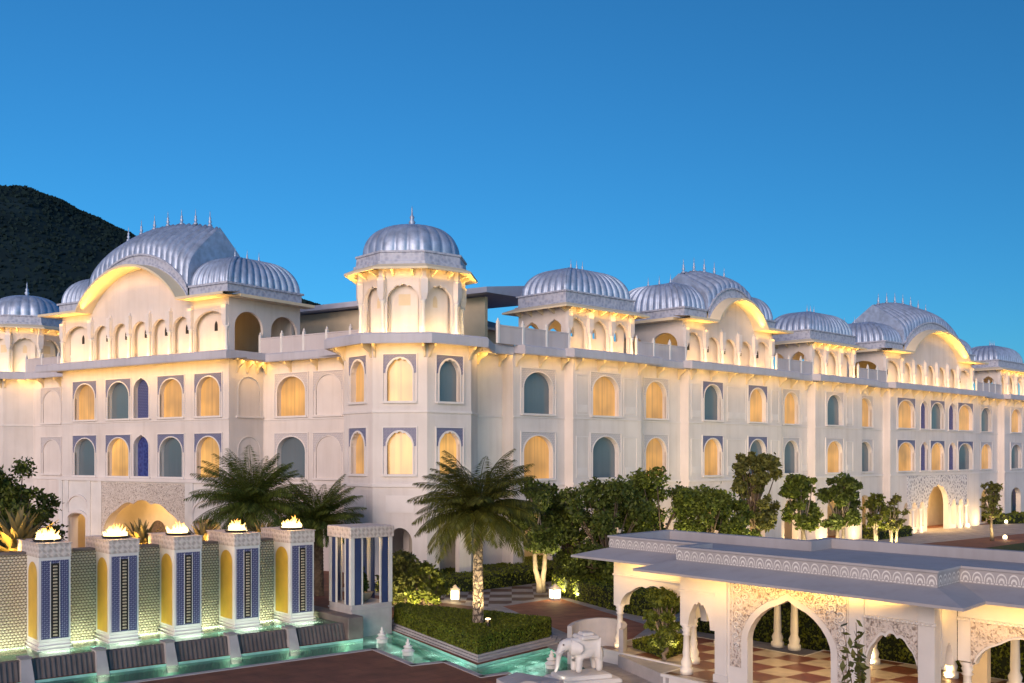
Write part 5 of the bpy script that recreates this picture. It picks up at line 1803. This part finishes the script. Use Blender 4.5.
# carved lotus band round the parapet
mb = gmb(); n = len(E1)
EB_ = off(EO, 1.005)
for i in range(n):
    a, b = Vector(EB_[i]), Vector(EB_[(i + 1) % n]); L = (b - a).length
    if i in (6, 7, 8): continue
    k = max(1, round(L / .30)); d = (b - a).normalized(); nn = Vector((d.y, -d.x))
    for q in range(k):
        c = a + d * (L * (q + .5) / k); hw = L / k * .46
        for r0, r1 in ((1.0, .82), (.55, .3)):
            pts = []
            for j in range(9):
                an = PI * j / 8
                for rr in (r0, r1):
                    p_ = c + d * (math.cos(an) * hw * rr) + nn * .012
                    pts.append((p_.x, p_.y, 3.93 + .23 * rr * math.sin(an) ** .8))
            mb.add(pts, [(2 * j, 2 * j + 1, 2 * j + 3, 2 * j + 2) for j in range(8)])
    for q in range(int(L / .11)):
        c = a + d * (.11 * (q + .5)); p0 = c - d * .035 + nn * .014; p1 = c + d * .035 + nn * .014
        mb.add([(p0.x, p0.y, 3.885), (p1.x, p1.y, 3.885), (p1.x, p1.y, 3.915), (p0.x, p0.y, 3.915)], [(0, 1, 2, 3)])
gp('carved_band', mb, M['marble'])
mb = gmb(); P = off(EO, 1.25)
tt = tri_up([Vector((p[0], p[1], 0)) for p in P])
mb.add([(p[0], p[1], 3.96) for p in P], [tuple(t) for t in tt])
mb.add([(p[0], p[1], 3.5) for p in P], [tuple(t) for t in tt])
gp('roof_deck', mb, M['pav_roof'])
# floor
mb = gmb(); FP_ = off(EO, .75)
tt = tri_up([Vector((p[0], p[1], 0)) for p in FP_])
mb.add([(p[0], p[1], FL) for p in FP_], [tuple(t) for t in tt])
gp('checkered_floor', mb, M['checker'])
mb = gmb(); mb.loft([Lp(off(EO, .7), -.05), Lp(off(EO, .7), FL - .1), Lp(off(EO, .64), FL - .09), Lp(off(EO, .64), FL - .004), Lp(off(EO, .76), FL - .004)])
gp('plinth', mb, M['marble'])


def baluster_column(name, u, v, z0, z1, r=.13):
    mb = gmb(); h = z1 - z0
    su = u + 0
    mb.lathe([(r * 1.7, 0), (r * 1.7, .16), (r * 1.25, .2), (r * 1.5, .34), (r * .95, .5), (r * 1.05, .62), (r * .9, h * .5), (r * .78, h - .34), (r * 1.2, h - .3), (r * .85, h - .24), (r * 1.25, h - .16), (r * 1.0, h - .12), (r * 1.55, h)], (su, v, z0), 14)
    return gp(name, mb, M['marble'], smooth=True)


def gwall(name, u0, u1, v, ops, m=None, th=.3, z0=1.9, z1=3.6, axis='u', u=0):
    mb = gmb()
    if axis == 'u':
        arch_wall(mb, u0, u1, z0, z1, ops, v, v + th)
    else:
        mb.M = None
        mb2 = MB(); arch_wall(mb2, u0, u1, z0, z1, ops, 0, th)
        # run along v at u: swap axes (front faces -u)
        for p in mb2.v: mb.v.append((u + p[1] + SH * p[0], p[0], p[2]))
        mb.f = [f[::-1] for f in mb2.f]
    return gp(name, mb, m or M['marble'])


W1 = 1.1
# left set-back bay: one wide cusped arch on two columns, frieze above
gwall('arcade_wall', -2.98, .75, 2.45, [(-1.1, 3.1, 1.0, 1.95, .78, 'cusp')])
gwall('arcade_wall', 2.75, 5.9, 0, [(4.3, 2.6, 1.0, 1.95, .78, 'cusp')], axis='v', u=-2.98)
for u_, v_ in ((-2.8, 2.6), (.55, 2.6), (-2.8, 5.8)):
    baluster_column('column', u_, v_, FL, 1.93)
# centre: small bay, pier, carved arch bay, pier, cusped arch bay, corner pier
gwall('arcade_wall', 1.1, 2.5, W1, [(1.85, .85, 1.0, 1.95, .72, 'cusp')])
gwall('arcade_wall', 1.35, 2.45, 0, [(1.9, .7, 1.0, 1.95, .6, 'cusp')], axis='v', u=1.1, th=.25)
baluster_column('column', 1.25, W1 + .15, FL, 1.93)
for a, b in ((2.5, 2.94), (7.0, 7.42), (8.92, 9.35)):
    mb = gmb()
    mb.box(a, b, W1 - .06, W1 + .36, FL - .002, 3.597)
    mb.box(a - .04, b + .04, W1 - .10, W1 + .4, FL - .003, FL + .22)
    gp('pier', mb, M['marble'])
ob = (4.97 + .07, 2.75, FL, 1.85, 1.22, 'ogee')
gwall('carved_arch_wall', 2.943, 6.997, W1, [ob], z0=FL)
mb = gmb(); arch_wall(mb, 3.05, 6.9, 1.0, 3.5, [(ob[0], 3.2, -1, 1.85, 1.42, 'ogee')], W1 - .03, W1 - .003, back=False)
gp('carved_spandrel', mb, M['lace'])
# raised scroll work on the spandrels
mb = gmb(); rnd = random.Random(4)
def scroll(mb, cx, cz, r, y, turns=1.4, dirn=1, a0=0.0, rad=.03):
    pts = []
    for i in range(22):
        f = i / 21; a = a0 + dirn * turns * 2 * PI * f; q = r * (1 - .85 * f)
        pts.append((cx + q * math.cos(a), y, cz + q * math.sin(a)))
    mb.tube(pts, [rad * (1 - .4 * i / 21) for i in range(22)], 5)
for sx in (-1, 1):
    mb = gmb()
    for dx, z, r in ((1.75, 3.25, .17), (1.68, 2.85, .15), (1.72, 2.5, .13), (1.75, 2.2, .11), (1.76, 1.9, .1), (1.74, 1.62, .09), (1.35, 3.3, .14), (1.0, 3.36, .10), (1.42, 3.02, .12), (.66, 3.4, .08)):
        scroll(mb, ob[0] + sx * dx, z, r, W1 - .045, 1.5, sx, rnd.random() * 6)
        scroll(mb, ob[0] + sx * (dx - .1), z - .12, r * .6, W1 - .045, 1.2, -sx, rnd.random() * 6, .016)
    mb.tube([(ob[0] + sx * (1.9 - .0), W1 - .04, 1.3 + 2.15 * i / 9) for i in range(10)], .018, 4)
    gp('scroll_relief', mb, M['marble'], smooth=True)
op3 = (8.17, 1.42, 1.0, 1.75, .85, 'cusp')
gwall('arcade_wall', 7.423, 8.917, W1, [op3])
mb = gmb(); arch_wall(mb, 7.46, 8.88, 1.72, 2.9, [(8.17, 1.5, -1, 1.75, .95, 'cusp')], W1 - .03, W1 - .003, back=False); gp('carved_spandrel', mb, M['lace'])
# frieze bead moulding
for a, b, v_ in ((7.42, 9.4, W1 - .06), (9.35, 17, 2.55), (1.1, 2.5, W1 - .03), (-2.98, .75, 2.42)):
    mb = gmb(); mb.box(a, b, v_ - .04, v_ - .003 + .03, 2.93, 2.99)
    if a > 5:
        for i in range(int((b - a) / .13)):
            mb.bbox(a + .13 * i + .02, a + .13 * i + .1, v_ - .075, v_ - .04, 2.925, 2.985, .02)
    gp('frieze_moulding', mb, M['marble'])
# return wall to the right section with a small arch
gwall('arcade_wall', 1.5, 2.55, 0, [(2.0, .62, 1.0, 1.8, .62, 'cusp')], axis='v', u=9.1, th=.25)
# right section: wide flat cusped arches on columns
gwall('arcade_wall', 9.35, 17.0, 2.6, [(11.55, 3.5, 1.0, 1.85, .86, 'cusp'), (15.2, 3.2, 1.0, 1.85, .86, 'cusp')])
mb = gmb(); arch_wall(mb, 9.7, 17.0, 1.8, 2.9, [(11.55, 3.6, -1, 1.85, .92, 'cusp'), (15.2, 3.3, -1, 1.85, .92, 'cusp')], 2.57, 2.597, back=False); gp('carved_spandrel', mb, M['lace'])
for u_ in (9.55, 13.4): baluster_column('column', u_, 2.75, FL, 1.86)
# back arcade
for u_ in (-2.8, -.4, 1.2, 1.9, 3.6, 4.9, 7.5, 9.42, 12.3, 14.6): baluster_column('column', u_, 5.6 if u_ < 1 else 7.0, FL, 3.0, .14)
mb = gmb(); mb.box(2.9, 17, 6.85, 7.15, 3.0, 3.6); gp('back_beam', mb, M['marble'])
mb = gmb(); mb.box(-2.98, 1.9, 5.45, 5.75, 3.0, 3.6); gp('back_beam', mb, M['marble'])
mb = gmb(); mb.box(8.45, 8.95, 6.0, 6.3, FL, 3.5); gp('inner_wall', mb, M['porch'])
GF = lambda u, v, z: Vector((*(Matrix.Translation((GO[0], GO[1], 0)) @ Matrix.Rotation(R(GR), 4, 'Z') @ Vector((u + SH * v, v, z)))[:3],))
ge1 = GF(1, 0, 0) - GF(0, 0, 0); ge2 = GF(0, 1, 0) - GF(0, 0, 0)
# lamps tucked under the eave and inside
for a, b, v_ in ((-2.9, .6, 1.75), (1.2, 9.2, .45), (9.6, 17, 2.0)):
    area(GF((a + b) / 2, v_, 3.3), b - a, .06, 8 * (b - a), GOLD, ge2 * .8 + Vector((0, 0, .35)), up=ge1)
for u_, v_ in ((-1, 4.2), (2.5, 4), (5, 4.2), (8, 4.2), (11, 4.8), (14.5, 5)):
    area(GF(u_, v_, 3.45), .8, .8, 45, WARM, (0, 0, -1))
for u_, v_ in ((-2.8, 2.2), (.55, 2.2), (1.3, .6), (9.6, 2.2), (3.6, 6.7), (4.9, 6.7), (7.5, 6.7)):
    q = GF(u_, v_, FL + .08); area(q, .2, .15, 1.6 if v_ < 5 else 30, WARM, ge2 * .35 + Vector((0, 0, 1)))  # unseen back-row lamps, strengthened to brighten the hedge behind

# citrus tree in its square clipped bed
hp = [G(633, 655), G(666, 667), G(697, 655), G(668, 645)]
mb = MB(); pts = [Vector((p.x, p.y, 0)) for p in [G(618, 667), G(668, 690), G(712, 672), G(668, 650)]]
mb.prism(pts, -.05, .4); pl_ = obj('stone_planter', mb, M['stone_pale']); tag(pl_, 'low pale stone planter under the small citrus tree', 'planter')
hedge('planter_hedge', 'square clipped hedge cushion around the small citrus tree', [G(633, 661), G(666, 673), G(697, 661), G(668, 650)], .4, .72, 3500, .06)
q = G(664, 663, .4)
tree('citrus_tree', 'small leafy citrus tree in the square hedge bed by the pavilion', (q.x, q.y, .6), 2.15, .82, .3, M['leaf'], M['bark_pale'], 5200, .095, 40, 1, seed=21, open_=.3)
q2 = q + Vector((.35, -.4, .45)); spot(q2, q + Vector((0, 0, 1.9)), 55, (1, .74, .38), 90)
q2 = q + Vector((-.35, -.4, .45)); spot(q2, q + Vector((0, 0, 1.9)), 35, (1, .74, .38), 90)
# leafy twigs of a near shrub in front of the pavilion
q = at(862, 22.2)
t = thing('sparse_shrub', 'sparse leafy shrub in front of the carved pavilion pier', 'shrub', (q.x, q.y, 0))
mb = MB(); lc = []; rnd = random.Random(8)
for i in range(7):
    a = rnd.random() * 6.28; h = rnd.uniform(1.7, 3.5); d = rnd.uniform(.15, .75)
    pts_ = [(.05 * math.cos(a), .05 * math.sin(a), -.05), (.3 * d * math.cos(a), .3 * d * math.sin(a), h * .45), (d * math.cos(a + .4), d * math.sin(a + .4), h)]
    mb.tube(pts_, [.022, .016, .006], 5)
    for k in range(9):
        f = .35 + .65 * k / 8; b_ = Vector(pts_[1]).lerp(Vector(pts_[2]), (f - .35) / .65)
        lc.append((b_.x, b_.y, b_.z, .13))
obj('stem', mb, M['bark'], t, smooth=True)
v, f = leaf_cloud(lc, 190, .13, .9, 2.0, .3)
o = bpy.data.objects.new('foliage', np_mesh('foliage', v, f, M['leaf_olive'])); COL.objects.link(o); o.parent = t

# ------------------------------------------------------------------ trees between court and palace
TG = 'garden trees along the palace front'
tspec = [
    # px, base Y, top py, crown half px, crown bottom frac, mat, n, label, stems, seed
    (541, 53.5, 478, 34, .34, 'leaf_dark', 4200, 'dark frangipani tree with forked lit trunk next to the date palm', 2, 31),
    (604, 53, 478, 50, .12, 'leaf_dark', 5200, 'wide dark green tree below the grey curtained first floor window', 1, 32),
    (655, 55, 464, 44, .12, 'leaf', 5600, 'dense bushy tree reaching up to the amber window', 2, 33),
    (708, 55, 486, 42, .12, 'leaf', 5000, 'low bushy lit green tree left of the slender tree', 2, 34),
    (573, 55.5, 487, 30, .12, 'leaf', 3600, 'rounded green tree between the forked frangipani and the wide dark tree', 1, 41),
    (634, 57, 480, 30, .12, 'leaf_dark', 3600, 'tree filling the gap behind the dense bushy tree', 1, 42),
    (735, 56, 497, 26, .1, 'leaf', 3200, 'low tree at the left foot of the slender tree', 1, 43),
    (757, 60, 441, 29, .34, 'leaf_olive', 3600, 'tall slender tree rising above the pavilion roof', 1, 35),
    (803, 64, 474, 25, .42, 'leaf', 3200, 'small round crowned tree just right of the slender tree', 2, 36),
    (840, 66, 474, 27, .42, 'leaf_dark', 3200, 'leaning round crowned tree left of the two small pale trees', 2, 37),
    (875, 76, 492, 16, .38, 'leaf_lime', 900, 'small pale green lit tree left of the carriage porch', 3, 38),
    (893, 77, 494, 14, .35, 'leaf_olive', 800, 'small olive tree standing closest to the porch columns', 3, 39),
    (992, 86, 480, 13, .35, 'leaf_olive', 620, 'thin dark young tree in front of the far porch pier', 1, 40),
]
for px, Y, ty, hw, cb, lm, n, lab, st, sd in tspec:
    p = at(px, Y); h = zat(ty, Y)
    tree('garden_tree', lab, (p.x, p.y, 0), h, hw / FPX * Y, h * cb, M[lm], M['bark_pale'] if sd in (31, 38, 39, 37, 36) else M['bark'], int(n * 2.0), .135 if Y < 60 else .155, 42, st, TG, sd, .85, open_=.35)
    for s in (-1, 1):
        w0 = at(px, Y) + Vector((s * hw / FPX * Y * .6, -hw / FPX * Y * .85 - .3, .25))
        spot(w0, at(px, Y, h * .55), 420 if Y < 70 else 330, (1, .82, .40), 130)
SG = 'low shrubs under the garden trees'
for i, (px, Y, h, r, lm, lab) in enumerate(((628, 50.5, 2.6, 1.5, 'leaf', 'leafy lit shrub behind the pavilion roof, left of the slender tree group'), (685, 50, 2.4, 1.5, 'leaf_lime', 'yellow green lit shrub low behind the pavilion parapet'), (400, 47, 2.6, 1.3, 'leaf_olive', 'olive green shrub right beside the glass kiosk'), (425, 46.5, 2.2, 1.1, 'leaf_lime', 'lit yellow green shrub between kiosk and date palm'), (590, 56, 1.5, 1.0, 'leaf', 'low shrub under the forked frangipani tree'))):
    p = at(px, Y)
    tree('leafy_shrub', lab, (p.x, p.y, 0), h, r, .2, M[lm], M['bark'], 5200, .115, 34, 3, SG, 60 + i, .85, 'shrub', open_=.3)
    spot(p + Vector((.3, -r - .5, .2)), p + Vector((0, 0, h * .6)), 300, (1, .82, .38), 130)
q = G(541, 577); q3 = at(551, 54)
for px, py, Y in ((540, 572, 54.5), (552, 570, 54)):
    pass
hedge('clipped_hedge', 'small low hedge island on the distant driveway left of the porch', [G(857, 531.5), G(905, 531), G(912, 536), G(880, 540), G(857, 538)], 0, .7, 1500, .16)
hedge('clipped_hedge', 'small low hedge island at the far end of the driveway', [G(981, 519.5), G(1040, 518), G(1040, 523), G(990, 524.5)], 0, .9, 1500, .18)
# little ground lamps along the drive
gl = None
for i, (px, py, lab) in enumerate(((884, 538.5, 'glowing ground lamp in front of the small hedge island'), (1006, 524, 'glowing ground lamp before the far hedge island'), (1005, 540, 'glowing ground lamp on the edge of the brown drive bed'), (915, 529.5, 'tiny glowing ground lamp at the porch step'), (968, 528, 'tiny glowing ground lamp on the pale driveway'), (541, 579.5, 'glowing ground lamp under the forked frangipani tree'))):
    p = G(px, py)
    t = thing('ground_lamp', lab, 'ground lamp', (p.x, p.y, 0), group='ground lamps')
    mb = MB(); mb.lathe([(.2, 0), (.2, .1), (.16, .12)], n=10); obj('lamp_base', mb, M['stone_pale'], t)
    mb = MB(); mb.lathe([(.15, .121), (.16, .3), (.1, .4), (0, .42)], n=10); obj('lamp_globe', mb, M['gold'], t, smooth=True)
    point((p.x, p.y - .3, .7), 14, WARM, .15)

# ------------------------------------------------------------------ left planting
PG = 'palms in front of the left gable'
for px, Y, top, fr, nf, sd, lab in ((252, 51.5, 456, 3.05, 92, 71, 'larger bushy fan palm in front of the left gable'), (318, 52.5, 484, 2.5, 84, 72, 'lower bushy palm between the large fan palm and the kiosk')):
    p = at(px, Y); topz = zat(top, Y)
    palm('bushy_palm', lab, (p.x, p.y, 0), max(1.2, topz - fr * .78), fr, nf, sd, M['leaf_dark'], PG, tr=.26, droop=.7)
p = at(22, 56); tree('garden_tree', 'dark tree beside the left end of the gabled block', (p.x, p.y, 0), zat(487, 56), 2.2, .8, M['leaf_dark'], None, 7000, .15, 44, 2, TG, 74, .85, open_=.35)
p = at(-14, 53); tree('garden_tree', 'dark leafy tree cut by the left edge of the picture', (p.x, p.y, 0), zat(462, 53), 2.4, .8, M['leaf_dark'], None, 7000, .15, 44, 2, TG, 75, .85, open_=.35)
p = at(6, 51); tree('garden_tree', 'dense dark tree right behind the big orange lit agave', (p.x, p.y, 0), zat(458, 51), 2.3, .8, M['leaf_dark'], None, 8000, .14, 50, 2, TG, 76, .85, open_=.3)
AG = 'agaves behind the fountain wall'
for px, v_, r, n_, sd, lab in ((18, 3.3, 1.75, 46, 81, 'big orange lit agave at the left end of the fountain wall'), (142, 3.1, 1.25, 36, 82, 'spiky agave between the second and middle fire pillars'), (203, 3.1, 1.1, 30, 83, 'orange lit agave between the middle and fourth fire pillars'), (262, 3.4, 1.0, 26, 84, 'dim agave behind the fourth fire pillar')):
    p = FO.w(FO.u(px, v_), v_, 3.3)
    agave('agave_plant', lab, p, r, n_, sd, M['agave'], AG)
    for s in (-1, 1):
        q = p - FO.e2 * (r * .75) + FO.e1 * (s * r * .5) + Vector((0, 0, .08))
        spot(q, p + Vector((0, 0, r * .55)) + FO.e1 * (s * .2), (150 if sd != 84 else 20) * (r / 1.2) ** 2, (1.0, .56, .14), 120)
# planting ground behind the wall for palms
mb = MB(); mb.box(0, 19, 2.62, 7, 0, .9)
obj('planting_slope', mb, M['soil'], FWALL)
